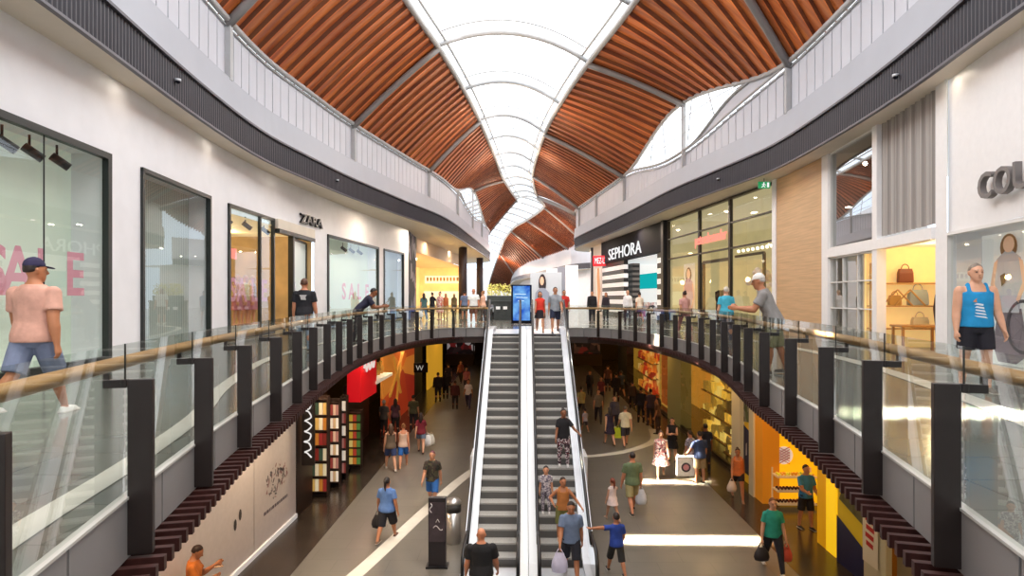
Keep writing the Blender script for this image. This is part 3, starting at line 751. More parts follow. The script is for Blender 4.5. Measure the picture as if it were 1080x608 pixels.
# Country Road lettering
px0, px1 = 1041.5, 1086
pa, pb = WR.off(sp(WR, px0), 0, 0), WR.off(sp(WR, px1), 0, 0); cw = (pb-pa).length/2.62*11.6
_, td, tn = WR.at(sp(WR, 1056)); td = (pb-pa).normalized(); tn = Vector((td.y, -td.x, 0)); tn = tn if tn.x < 0 else -tn
cs = thing('shop_sign', (pa.x, pa.y, 3.2), 'large grey raised letters COUNTRY ROAD on the white shopfront panel', 'sign')
M_signgrey = mat('sign_grey', '#77716f', .5)
text('lettering', 'COUNTRY ROAD', M_signgrey, td, tn, Vector((pa.x, pa.y, 3.22)) + tn*.12, width=cw, height=.46, ext=.05, parent=cs, align='LEFT', bold=.012)
# window under the panel
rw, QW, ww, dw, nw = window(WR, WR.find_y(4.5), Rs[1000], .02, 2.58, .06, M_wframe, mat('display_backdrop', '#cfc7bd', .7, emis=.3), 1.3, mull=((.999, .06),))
# white post
mb = MB(); wall_piece(WR, Rs[1000]-.1, Rs[990], 0, SOF, mb, -.06); struct(mb.build('trim_white_post', M_cwhite))
# curtain in the display window, then poster
for k, (x0, x1) in enumerate(((1003, 1010), (1011, 1023))):
    ua, ub = uray(x1, QW, .45), uray(x0, QW, .45); pts = []
    N = 28; mb = MB(); rings = []
    for z in (.1, 2.5): rings.append([QW(ua+(ub-ua)*i/N, z, .4+.05*math.sin(i*1.6)) for i in range(N+1)])
    mb.loft(rings, cap=False, closed=False)
    tag(mb.build('curtain', mat('grey_curtain', '#a7a19b', .8, noise=.1), None, True), ('narrow' if k == 0 else 'wide') + ' grey curtain hanging in the display window beside the fashion poster', 'curtain')
# ribbed cladding and canopy over the doorway
mb = MB(); ss = WR.samples(Rs[990], Rs[930], .06)
mb.loft([[WR.off(s, .05*((i//2) % 2)-.02, 2.82), WR.off(s, .05*((i//2) % 2)-.02, SOF)] for i, s in enumerate(ss)], cap=False, closed=False)
struct(mb.build('wall_ribbed_cladding', stripemat('ribbed_grey', '#8f8883', '#b3aca6', 2.1, 'Y', .6, False)))
mb = MB(); WR.bar(mb, Rs[990], Rs[877], 2.5, 2.74, -.14, .1); WR.bar(mb, Rs[930], Rs[925], 0, SOF, -.12, .1); WR.bar(mb, Rs[877], Rs[870], 0, SOF, -.1, .1)
struct(mb.build('trim_white_beams', M_cwhite))
aD, bD, dD, nD = front(WR, Rs[990], Rs[870], 0, 0); wD = (bD-aD).length
QD = lambda u, z, o=0.: Vector(((aD+dD*u+nD*o).x, (aD+dD*u+nD*o).y, z))
UE = uray(931, QD, 0)+1.15
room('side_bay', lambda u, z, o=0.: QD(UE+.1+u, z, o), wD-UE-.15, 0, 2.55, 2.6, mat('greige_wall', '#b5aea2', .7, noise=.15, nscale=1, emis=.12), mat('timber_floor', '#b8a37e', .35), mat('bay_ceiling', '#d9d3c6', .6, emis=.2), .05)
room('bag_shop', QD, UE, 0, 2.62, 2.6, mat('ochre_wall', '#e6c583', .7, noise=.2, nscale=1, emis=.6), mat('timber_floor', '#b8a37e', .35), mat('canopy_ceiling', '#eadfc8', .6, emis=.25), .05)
# tall glazing beside
window(WR, Rs[925], Rs[877], .02, 2.5, .05, M_wframe, None, mull=((.35, .03), (.68, .03)), trans=((1.0, .03), (1.75, .03)), gm=glassmat('semi_reflective', '#e6e8e4', .25, .6, 3))
window(WR, Rs[925], Rs[877], 2.74, SOF, .05, M_wframe, mat('upper_void', '#6e685c', .8), 1.2, gm=M_mirrorglass)
# timber clad pier
mb = MB(); WR.bar(mb, Rs[870], Rs[822], 0, SOF-.02, -.1, .1, .3); M_pier = mat('oak_cladding', '#cfa77b', .5, noise=.12, nscale=1.5, stretch=(.6, .6, 14))
struct(mb.build('wall_timber_pier', M_pier))
mb = MB(); WR.bar(mb, Rs[822], Rs[818], 0, SOF, -.14, .1, .3); struct(mb.build('trim_pier_edge', M_cwhite))
# pink-lettered shop
SG0, SG1 = Rs[818], Rs[705]
M_dkmull = mat('dark_mullion', '#2c241f', .4)
rp, QP, wpk, dP, nP = window(WR, SG0, SG1, .02, SOF-.02, .09, M_dkmull, None, mull=(((Rs[773]-SG0)/(SG1-SG0), .17), ((Rs[740]-SG0)/(SG1-SG0), .17)), trans=((4.5, .06), (3.42, .07)), fd=.16)
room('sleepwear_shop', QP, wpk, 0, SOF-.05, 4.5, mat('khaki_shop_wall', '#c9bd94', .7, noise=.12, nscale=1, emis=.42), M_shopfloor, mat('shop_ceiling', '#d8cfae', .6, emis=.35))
ua, ub = u_of(771.5, QP, WR), u_of(737.5, QP, WR)
pks = thing('shop_sign', QP((ua+ub)/2, 4.0, -.1), 'glowing pink lettering on the glass between dark mullions left of the timber pier', 'sign')
text('lettering', 'peteralexander', emat('pink_neon', '#ff8f7c', 1.4), -dP, -nP, QP((ua+ub)/2, 4.0, -.12), width=ub-ua, height=.62, ext=.02, parent=pks, bold=.006)
# items in the sleepwear shop window: portrait poster, floral display, mullion lights
def flat_person(Q, u, z0, h, parent, hair, top, skin, low, o=.3, sx=1.):
    Q0 = Q; Q = lambda uu, z, oo=0.: Q0(u+(uu-u)*sx, z, oo)
    """a printed figure as flat pieces on a poster"""
    def disc(cu, cz, ru, rz, m, nm, oo):
        MBp = MB().poly([Q(cu+ru*math.cos(2*PI*i/18), cz+rz*math.sin(2*PI*i/18), o-oo) for i in range(18)]); wp(MBp.build(nm, m), parent)
    disc(u, z0+h*.80, h*.10, h*.16, hair, 'printed_hair', .010)
    disc(u+.01, z0+h*.83, h*.066, h*.1, skin, 'printed_face', .018)
    wp(MB().poly([Q(u+a*h, z0+b*h, o-.013) for a, b in ((-.03, .76), (.03, .76), (.14, .66), (.17, .35), (.12, 0), (-.12, 0), (-.17, .35), (-.14, .66))]).build('printed_top', top), parent)
    for s in (-1, 1):
        wp(MB().poly([Q(u+s*a*h, z0+b*h, o-.02) for a, b in ((.12, .66), (.165, .62), (.21, .35), (.12, .12), (.09, .16), (.16, .36))]).build('printed_arm', skin), parent)
M_skinp = mat('printed_skin', '#e0b294', .7, emis=.35); M_hairp = mat('printed_hair', '#8a6446', .8, emis=.15)  # glow in the print makes up for dim light behind the glass
up = uray(727, QP, .5)
ps = thing('poster', QP(up, 0, .5), 'tall fashion poster of a long-haired woman in a pink top behind the shop glass', 'poster')
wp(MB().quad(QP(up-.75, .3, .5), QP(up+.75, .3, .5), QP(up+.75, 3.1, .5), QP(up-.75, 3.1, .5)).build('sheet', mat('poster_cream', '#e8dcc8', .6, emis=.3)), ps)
flat_person(QP, up, .4, 2.6, ps, mat('printed_dark_hair', '#6a4630', .8), mat('printed_pink', '#d9a3ae', .7), M_skinp, None, .47, 1.5)
# inner door frame + dark furnishings of that shop
fr = MB(); uA, uB = uray(770, QP, .2), uray(742, QP, .2)
fr.beam(QP(uA, 0, .2), QP(uA, 3.0, .2), .14, .1, nP); fr.beam(QP(uB, 0, .2), QP(uB, 3.0, .2), .2, .1, nP); fr.beam(QP(uA, 3.0, .2), QP(uB, 3.0, .2), .1, .14); struct(fr.build('door_3', M_dkmull))
fr = MB(); uA, uB = uray(806, QP, .5), uray(776, QP, .5)
fr.beam(QP(uA, 0, .5), QP(uA, 3.1, .5), .1, .1, nP); fr.beam(QP(uA, 3.1, .5), QP(uB, 3.1, .5), .1, .1); struct(fr.build('trim_display_frame', M_dkmull))
for k, px in enumerate((765, 759.5)):
    q = QP(uray(px, QP, 1.6+.5*k), 0, 1.6+.5*k); tag(MB().lathe((q.x, q.y, .01), [(.22, 0), (.24, .5), (.2, 1.1), (.24, 1.2), (.26, 1.6), (.1, 1.7)], 14).build('clothes_rail', mat('dark_garment', '#2a201c', .8), None, True), 'dark bundle of hanging garments inside the shop doorway, %s' % ('nearer the timber pier' if k == 0 else 'farther from the timber pier'), 'clothes rail')
q = QP(uray(802, QP, .9), 0, .9)
fl = thing('flower_display', (q.x, q.y, 0), 'white blossom display on a tall stand in the shop window next to the timber pier', 'flower display')
wp(MB().lathe((q.x, q.y, .02), [(.2, 0), (.2, .04), (.04, .08), (.04, 1.5), (.16, 1.55), (.2, 1.8)], 12).build('stand', M_cwhite, None, True), fl)
mb = MB(); rr_ = random.Random(3)
for i in range(26): mb.sphere((q.x+rr_.uniform(-.4, .4), q.y+rr_.uniform(-.4, .4), 2.05+rr_.uniform(-.3, .4)), rr_.uniform(.09, .16), 7, 5)
wp(mb.build('blossom', mat('blossom_white', '#f0dcd6', .7), None, True), fl)
for k in range(8):
    q = QP(uray(779+5*k, QP, .3), 3.28, .3); tag(MB().sphere(q, .07, 8, 6).build('display_bulb', emat('bulb', '#fff0cf', 3), None, True), 'small round bulb in the row along the shop transom left of the timber pier', 'bulb', 'bulbs along the shop transom')

# ---- striped cosmetics shop
S0, S1 = Rs[703], Rs[636]; aS, bS, dS, nS = front(WR, S0, S1, 0, 0); wS = (bS-aS).length
QS = lambda u, z, o=0.: Vector(((aS+dS*u+nS*o).x, (aS+dS*u+nS*o).y, z))
M_black = mat('gloss_black', '#16151f', .75, spec=.15); M_sblk = mat('stripe_black', '#141316', .4); M_swht = mat('stripe_white', '#f5f4f4', .4, emis=.25)  # white stripe glows to stay bright in dim warm light
struct(MB().box(QS(wS/2, 4.75, .06), (wS, .4, 1.68), math.atan2(dS.y, dS.x)).build('trim_black_fascia', M_black))
ss_ = thing('shop_sign', QS(wS*.45, 4.5, -.2), 'white lettering SEPHORA on the glossy black fascia over the striped shop', 'sign')
u0_, u1_ = u_of(679, QS, WR), u_of(644, QS, WR)
text('lettering', 'SEPHORA', emat('sign_white_glow', '#ffffff', 1.0), -dS, -nS, QS((u0_+u1_)/2, 4.5, -.16), width=u1_-u0_, height=.8, ext=.02, parent=ss_)
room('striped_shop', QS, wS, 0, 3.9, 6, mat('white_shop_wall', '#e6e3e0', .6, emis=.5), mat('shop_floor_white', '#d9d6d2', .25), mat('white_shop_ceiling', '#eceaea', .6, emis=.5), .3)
def stripes(nm, ua, ub, z0, z1, n, o):
    r = None; h = (z1-z0)/n
    for par, m in ((0, M_sblk), (1, M_swht)):
        mb = MB()
        for k in range(par, n, 2): mb.box(QS((ua+ub)/2, z0+h*(k+.5), o), (abs(ub-ua), .3, h), math.atan2(dS.y, dS.x))
        x = mb.build(nm if par == 0 else 'white_stripe', m)
        if par == 0: r = struct(x)
        else: x.parent = r
stripes('wall_striped', u_of(659, QS, WR), wS, 0, 3.9, 13, .1)
stripes('wall_striped', 0.1, u_of(694, QS, WR), 0, 3.9, 13, .1)
struct(MB().box(QS(0.05, 2.8, 0), (.35, .5, 5.6), math.atan2(dS.y, dS.x)).build('trim_black_post', M_sblk))
um = uray(668, QS, .8); tag(MB().box(QS(um, 1.9, .8), (1.3, .5, 3.6), math.atan2(dS.y, dS.x)).build('display_column', stripemat('black_shelves', '#1b1a1c', '#77736f', .9, 'Z', .5, True)), 'black shelved display column just inside the striped shop entrance', 'display')
tag(MB().box(QS(uray(683, QS, 2.6), 2.55, 2.6), (5.2, .2, 1.1), math.atan2(dS.y, dS.x)).build('hanging_banner', emat('teal_glow', '#18b7b9', .9)), 'wide turquoise banner inside the striped shop', 'banner')
tag(MB().box(QS(uray(683, QS, 1.6), .52, 1.6), (3.2, .7, 1.0), math.atan2(dS.y, dS.x)).build('product_counter', spotmat('cosmetics', ['#f0eeee', '#d8d5d8', '#f4f2f2', '#c9a9a9', '#333136'], 5)), 'white counter of small goods under the turquoise banner', 'counter')
# red blade sign
s_ = sp(WR, 634); pb_ = WR.off(s_, -1.2, 0)
bs = thing('blade_sign', (pb_.x, pb_.y, 4.1), 'red sign with white lettering sticking out beside the black fascia', 'sign')
xb0, yb0 = atd(625.5, 47); xb1, yb1 = atd(643, 46.5)
wp(MB().beam((xb0, yb0, 4.15), (xb1, yb1, 4.15), .12, .8).build('board', mat('sign_red', '#d8232f', .4, emis=.5)), bs)
text('lettering', 'MEZ-LZE', emat('sign_letter', '#ffffff', 1.3), (xb1-xb0, yb1-yb0, 0), (yb1-yb0, -(xb1-xb0), 0), ((xb0+xb1)/2, (yb0+yb1)/2-.09, 4.17), width=1.05, height=.46, ext=.01, parent=bs)
# shop at the end of the right wall
mb = MB(); WR.ribbon(mb, S1, WR.len, 0, SOF, 0); struct(mb.build('wall_right_end', mat('pale_shopfront', '#e8dcd4', .6, emis=.12)))
aE, bE, dE, nE = front(WR, Rs[636], Rs[615], 0, 0)
mb = MB(); q0 = WR.off(Rs[636]+.6, -.05, 0); q1 = WR.off(Rs[615]-1.4, -.05, 0)
mb.quad((q0.x, q0.y, .05), (q1.x, q1.y, .05), (q1.x, q1.y, 3.7), (q0.x, q0.y, 3.7)); struct(mb.build('window_30', spotmat('warm_window', ['#e8b98a', '#efe0cf', '#d99a62', '#f3e9df', '#c98a6a'], .9, .5, .35, (1, 1, .5))))
struct(MB().box((6.6, 52.4, 2.8), (1.6, .5, 5.6)).build('wall_right_corner', M_dark))
struct(MB().box((10.4, 52.4, 2.8), (6, .3, 5.6)).build('wall_right_return', M_white))
for k, (px, d_) in enumerate(((582, 84), (594, 80), (603, 76))):
    x, y = atd(px, d_); struct(MB().box((x, y, 2.7), (1.5, .6, 5.4)).build('trim_far_pier', [M_white, mat('far_grey', '#8f8f96', .6), M_white][k]))
# far portrait poster
xa, ya = atd(566, 78); xb_, yb_ = atd(577, 78)
fp = thing('poster', (xa, ya, 2), 'far poster of a dark-haired woman on a pale blue ground above the crowd', 'poster')
QF = lambda u, z, o=0.: Vector((xa+(xb_-xa)*u, ya-.1+o, z))
wp(MB().quad(QF(-.6, .02, .1), QF(2.4, .02, .1), QF(2.4, 4.6, .1), QF(-.6, 4.6, .1)).build('sheet', mat('poster_blue', '#ccd6de', .6)), fp)
wp(MB().poly([QF(.55+.36*math.cos(2*PI*i/16), 3.15+1.25*math.sin(2*PI*i/16), 0) for i in range(16)]).build('printed_hair', mat('printed_black', '#3a3134', .8)), fp)
wp(MB().poly([QF(.5+.19*math.cos(2*PI*i/16), 3.5+.55*math.sin(2*PI*i/16), -.05) for i in range(16)]).build('printed_face', M_skinp), fp)
wp(MB().poly([QF(a, b, -.02) for a, b in ((.3, 2.6), (.75, 2.6), (1.2, 2.0), (1.2, .4), (-.2, .4), (-.1, 2.0))]).build('printed_top', mat('printed_grey', '#9aa3b5', .8)), fp)

# ---- fashion poster in the display window (woman, bicycle wheel)
uP = uray(1063, QW, .55); uL = uray(1030, QW, .6)
cp = thing('poster', QW(uP, 0, .5), 'big fashion poster of a woman in grey with a bicycle in the right display window', 'poster')
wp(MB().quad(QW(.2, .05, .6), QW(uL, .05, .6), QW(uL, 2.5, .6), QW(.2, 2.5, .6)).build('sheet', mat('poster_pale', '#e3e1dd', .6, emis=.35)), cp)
QM = lambda u, z, o=0.: QW(2*uP-u, z, o)
flat_person(QM, uP, 1.02, 1.5, cp, mat('printed_blonde', '#8f6236', .8, emis=.15), mat('printed_dress', '#b5b2b8', .8, emis=.25), M_skinp, None, .57, 1.7)  # hair and dress prints glow to lift the dim poster
wp(MB().poly([QM(uP+a*1.7, b, .575) for a, b in ((-.2, 1.1), (.2, 1.1), (.32, .3), (.12, .1), (-.2, .1), (-.3, .4))]).build('printed_trousers', mat('printed_mauve', '#8d7f88', .8)), cp)
def ring_on(Q, cu, cz, r, w, o, m, nm):
    mb = MB()
    for i in range(36):
        a, b = 2*PI*i/36, 2*PI*(i+1)/36
        mb.quad(*[Q(cu+rr2*math.cos(t), cz+rr2*math.sin(t), o) for rr2, t in ((r-w, a), (r, a), (r, b), (r-w, b))])
    for i in range(10):
        a = 2*PI*i/10; mb.quad(Q(cu, cz, o), Q(cu+.008, cz, o), Q(cu+r*math.cos(a)+.008, cz+r*math.sin(a), o), Q(cu+r*math.cos(a), cz+r*math.sin(a), o))
    wp(mb.build(nm, m), cp)
ring_on(QM, uP+.42, .78, .48, .06, .55, mat('printed_charcoal', '#5a545a', .8), 'printed_wheel')
wp(MB().poly([QM(uP-.18+a, 1.5+b, .545) for a, b in ((0, 0), (.12, .08), (.1, .25), (-.05, .2))]).build('printed_bouquet', mat('printed_dark_green', '#4a4438', .8)), cp)

# ---- bag shop interior: shelves, bags, table
ang = math.atan2(dD.y, dD.x); sh = thing('shelf_unit', QD(UE, 0, 1.1), 'timber wall shelves with handbags in the ochre shop doorway', 'shelf')
M_oak = mat('oak_shelf', '#b98d55', .5)
for z in (.5, 1.08, 1.66): wp(MB().box(QD(UE-.2, z, 1.05), (.36, 1.9, .035), ang).build('shelf_board', M_oak), sh)
for o_ in (.12, 1.98): wp(MB().box(QD(UE-.2, 1.1, o_), (.05, .05, 2.2), ang).build('upright', M_oak), sh)
for o_ in (.45, .75): wp(MB().beam(QD(UE-.36, 1.1, o_-.12), QD(UE-.36, 1.5, o_+.25), .03, .03).beam(QD(UE-.36, 1.5, o_+.25), QD(UE-.36, 1.1, o_+.6), .03, .03).build('display_frame', M_oak), sh)
def handbag(pos, col, w, h, label, rz=0., nm='handbag'):
    t = thing(nm, pos, label, 'bag', None, rz); m = mat('bag_'+col, col, .5)
    rings = [[(sx*w/2*k, sy*w*.2*k, z) for sx, sy in ((-1, -1), (1, -1), (1, 1), (-1, 1))] for z, k in ((0, .92), (.03, 1), (h*.7, .95), (h, .8))]
    MB().loft(rings).build('bag_body', m, t, bevel=.01)
    MB().tube([(w*.25*math.cos(a), 0, h+w*.32*math.sin(a)) for a in [PI*i/10 for i in range(11)]], .012, 6).build('bag_handle', m, t, True)
    return t
handbag(QD(UE-.2, 1.683, .95), '#7a3b22', .36, .36, 'brown handbag standing on the top shelf in the ochre shop', ang+PI/2)
handbag(QD(UE-.2, 1.103, 1.25), '#aab6bd', .46, .40, 'pale blue grey handbag on the middle shelf in the ochre shop', ang+PI/2)
handbag(QD(UE-.2, 1.103, .7), '#c89a54', .3, .26, 'tan handbag on the middle shelf in the ochre shop', ang+PI/2)
handbag(QD(UE-.2, .523, 1.3), '#d8c8a8', .4, .28, 'cream handbag on the lowest shelf in the ochre shop', ang+PI/2)
ut = uray(968, QD, .7)
tb = thing('display_table', QD(ut, 0, .7), 'low wooden display table in the ochre shop doorway', 'table')
wp(MB().box(QD(ut, .62, .7), (.6, 1.0, .05), ang).build('table_top', mat('table_oak', '#a8763f', .4), bevel=.008), tb)
for du in (-.24, .24):
    for do_ in (-.44, .44): wp(MB().box(QD(ut+du, .3, .7+do_), (.05, .05, .6), ang).build('leg', mat('table_oak', '#a8763f', .4)), tb)
q = QD(UE-.75, 0, 1.62)
tag(MB().lathe((q.x, q.y, .02), [(.2, 0), (.22, .6), (.26, 1.0), (.22, 1.35), (.08, 1.5), (.03, 1.55)], 14).build('coat_display', mat('dark_coat', '#3b2a22', .8), None, True), 'dark coat on a stand at the right edge of the ochre shop doorway', 'clothes')
# reflections side bay: pale figures of a display
for k, px in enumerate((886, 905)):
    q = QD(uray(px, QD, 1.5), 0, 1.5); tag(MB().lathe((q.x, q.y, .02), [(.18, 0), (.2, .5), (.15, .95), (.2, 1.3), (.1, 1.42), (.04, 1.45)], 14).build('garment_display', mat('pale_garment%d' % k, ['#a8a49c', '#8f8a84'][k], .8), None, True), ('grey' if k else 'pale') + ' draped garment stand behind the tall glazing beside the timber pier', 'clothes')

# ============================================================ things on the upper concourse
x, y = atd(550, 30.5)
dt = thing('digital_totem', (x, y, 0), 'tall black-framed digital totem with a glowing blue screen behind the escalators', 'screen')
MB().box((0, 0, .99), (1.02, .16, 1.94)).build('housing', M_black, dt, bevel=.02)
def screenmat():
    m = emat('blue_screen', '#2f7fe0', 1.0); nt = m.node_tree; e = nt.nodes['Emission']
    tc = nt.nodes.new('ShaderNodeTexCoord'); n = nt.nodes.new('ShaderNodeTexNoise'); n.inputs['Scale'].default_value = 2.2
    r = nt.nodes.new('ShaderNodeValToRGB'); r.color_ramp.elements[0].color = lin('#1f56c8'); r.color_ramp.elements[1].color = lin('#8fd0ff'); r.color_ramp.elements[0].position = .35; r.color_ramp.elements[1].position = .75
    nt.links.new(tc.outputs['Object'], n.inputs[0]); nt.links.new(n.outputs[0], r.inputs[0]); nt.links.new(r.outputs[0], e.inputs[0]); return m
MB().box((0, -.085, 1.04), (.84, .01, 1.72)).build('screen', screenmat(), dt)
mb = MB()
for k in range(5): mb.box((-.2+.09*k, -.095, 1.5-.17*k % .5), (.3, .006, .03))
mb.build('screen_caption', emat('caption', '#d8f0ff', 1.2), dt)
x, y = atd(527, 36.5)
kt = thing('kiosk', (x, y, 0), 'dark kiosk counter with small white panels left of the blue totem', 'kiosk')
MB().box((0, 0, .55), (1.7, .9, 1.1)).build('counter', mat('kiosk_dark', '#3a3f3e', .4, noise=.3, nscale=5), kt, bevel=.01)
MB().box((0, 0, 1.13), (1.8, 1.0, .06)).build('counter_top', mat('kiosk_top', '#5a6060', .3), kt)
for k in range(3): MB().box((-.5+.42*k, -.46, .72), (.24, .03, .17)).build('white_sign', M_swht, kt)
pl = thing('planter', (x, y, 1.16), 'planter of yellow green leafy plants on top of the dark kiosk', 'planter')
MB().box((0, 0, .14), (1.5, .5, .28)).build('trough', mat('kiosk_dark2', '#4b5250', .5), pl, bevel=.01)
mb = MB(); rr_ = random.Random(5)
for i in range(420):
    c = Vector((rr_.uniform(-.72, .72), rr_.uniform(-.3, .3), .28+rr_.uniform(0, .75)*(1-.3*rr_.random()))); a = rr_.uniform(0, 2*PI); l = rr_.uniform(.1, .2)
    d_ = Vector((math.cos(a), math.sin(a), rr_.uniform(-.3, .9))).normalized(); s_v = d_.orthogonal().normalized()*l*.25
    mb.quad(c, c+d_*l*.5+s_v, c+d_*l, c+d_*l*.5-s_v)
mb.build('foliage', mat('yellow_green_leaf', '#e2dc7c', .6, noise=.25, nscale=3, emis=.15), pl)
for i in range(5): MB().tube([(-.5+.25*i, 0, .2), (-.48+.25*i, .02, .7)], .012, 5).build('stem', mat('plant_stem', '#6d7a3a', .7), pl, True)

# exit sign
q = WR.off(Rs[822]-.1, -.6, 0)
ex = thing('exit_sign', (q.x, q.y, 5.2), 'small green running man exit sign hanging above the timber pier', 'sign')
x0_, y0_ = q.x, q.y
wp(MB().box((x0_, y0_, 5.36), (.42, .06, .24)).build('sign_box', mat('exit_green', '#1f9a5f', .4, emis=.5)), ex)
wp(MB().box((x0_, y0_, 5.54), (.03, .03, .12)).build('hanger', M_steel), ex)
M_exw = emat('exit_white', '#ffffff', 1.0); oy = y0_-.035
wp(MB().sphere((x0_-.02, oy, 5.43), .025, 8, 6).tube([(x0_-.02, oy, 5.4), (x0_-.04, oy, 5.33), (x0_-.1, oy, 5.27)], .014, 5).tube([(x0_-.04, oy, 5.33), (x0_+.03, oy, 5.27)], .014, 5).tube([(x0_-.09, oy, 5.37), (x0_-.02, oy, 5.39), (x0_+.05, oy, 5.35)], .012, 5).box((x0_+.13, oy, 5.36), (.07, .01, .17)).build('pictogram', M_exw), ex)

# small cameras and downlights on the ring
for path, sd in ((RL, 'left'), (RR, 'right')):
    for k, yy in enumerate((7.6, 13.2, 17.5, 24.5)):
        s = path.find_y(yy); q = path.off(s, -.07, SOF+.42)
        if k in (1, 3) or (k == 0 and sd == 'left'):
            t = thing('security_camera', q, 'tiny dome camera on the dark ribbed band of the %s ring, %s' % (sd, ['nearest', 'above the shop walls', 'x', 'toward the skylight pinch'][k]), 'camera')
            MB().lathe((0, 0, 0), [(.06, .0), (.065, .05)], 12).build('base', M_alu, t, True); MB().sphere((0, 0, 0), .055, 10, 7).build('dome', M_black, t, True)

# ============================================================ lower level
XL, XR = -6.4, 7.5
def ypx(px, X): # y on a wall at x = X seen at px
    k = (px-540)/F; return (X*(CA - k*-SA*-1) if False else X*(CA + k*SA)/(k*CA - SA))
LT = -.62
def lwall(nm, X, y0, y1, m, z0=LOW, z1=LT, th=.12):
    xo = X - th/2 if X < 0 else X + th/2
    return struct(MB().box((xo, (y0+y1)/2, (z0+z1)/2), (th, y1-y0, z1-z0)).build(nm, m))
M_hoard = mat('hoarding_white', '#e9e2e2', .5, noise=.03)
yj = ypx(268, XL); ye = ypx(312, XL)
lwall('wall_lower_left', XL, 2, yj-.02, M_hoard); lwall('wall_lower_left', XL, yj+.02, ye, M_hoard)
struct(MB().box((XL+.02, (2+ye)/2, LOW+.06), (.05, ye-2, .12)).build('baseboard_left', M_swht))
# printed floral emblem on the hoarding
ya_, yb2 = ypx(277, XL), ypx(304, XL)
em = thing('wall_graphic', (XL+.01, (ya_+yb2)/2, -3), 'faded floral wreath print with a line of script on the white hoarding', 'wall graphic')
rr_ = random.Random(11); cy = (ya_+yb2)/2
for col, cnt, nm in (('#b58f93', 34, 'blossom_print'), ('#8d8a8f', 40, 'leaf_print')):
    mb = MB()
    for i in range(cnt):
        a = rr_.uniform(0, 2*PI); r_ = rr_.uniform(.15, .62); c_y, c_z = cy+r_*math.cos(a)*1.15, -3.42+r_*math.sin(a)*.72; e = rr_.uniform(.03, .09); b_ = rr_.uniform(0, PI)
        mb.poly([(XL+.008, c_y+e*math.cos(t)*math.cos(b_)-.4*e*math.sin(t)*math.sin(b_), c_z+e*math.cos(t)*math.sin(b_)+.4*e*math.sin(t)*math.cos(b_)) for t in [2*PI*k/8 for k in range(8)]])
    wp(mb.build(nm, mat(nm, col, .7)), em)
text('script_line', 'coming soon to this level', mat('print_grey', '#7a7480', .7), (0, 1, 0), (1, 0, 0), (XL+.008, cy-.1, -3.95), width=1.7, height=.13, ext=.002, parent=em) if False else None
mb = MB(); rr_ = random.Random(2)
yy = ya_+.05
while yy < yb2-.05:
    l = rr_.uniform(.05, .14); mb.quad((XL+.008, yy, -4.1), (XL+.008, yy+l, -4.1), (XL+.008, yy+l, -4.02), (XL+.008, yy, -4.02)); yy += l+.03
wp(mb.build('script_line', mat('print_grey', '#7a7480', .7)), em)
mb = MB(); ym_ = ypx(250, XL)
for dy in (-.1, .14): mb.poly([(XL+.008, ym_+dy+.07*math.cos(t), -3.7+dy*.6+.13*math.sin(t)) for t in [2*PI*k/10 for k in range(10)]])
tag(mb.build('wall_graphic', mat('print_dark', '#4d4a4c', .7)), 'two small dark marks printed on the nearer hoarding sheet', 'wall graphic')
# dark pier with vertical white script
yk = ypx(329, XL); lwall('wall_dark_pier', XL+.02, ye, yk, mat('dark_brown_wall', '#2a1e1a', .4))
vs = thing('shop_sign', (XL+.3, ye+.3, -2.5), 'white curly script sign running down the edge of the dark pier', 'sign')
wp(MB().box((XL+.26, ye+.28, -2.2), (.36, .08, 2.6)).build('board', mat('sign_dark', '#221a18', .4)), vs)
pts = [(XL+.26+.11*math.sin(k*1.9), ye+.225, -1.1-.09*k+.05*math.cos(k*1.9)) for k in range(25)]
wp(MB().tube([Vector(v) for v in catmull([(p_[0], p_[2]) for p_ in pts], 3)] and [(v.x, ye+.225, v.y) for v in catmull([(p_[0], p_[2]) for p_ in pts], 3)], .022, 5).build('script', emat('script_white', '#f5f0ea', .9), None, True), vs)
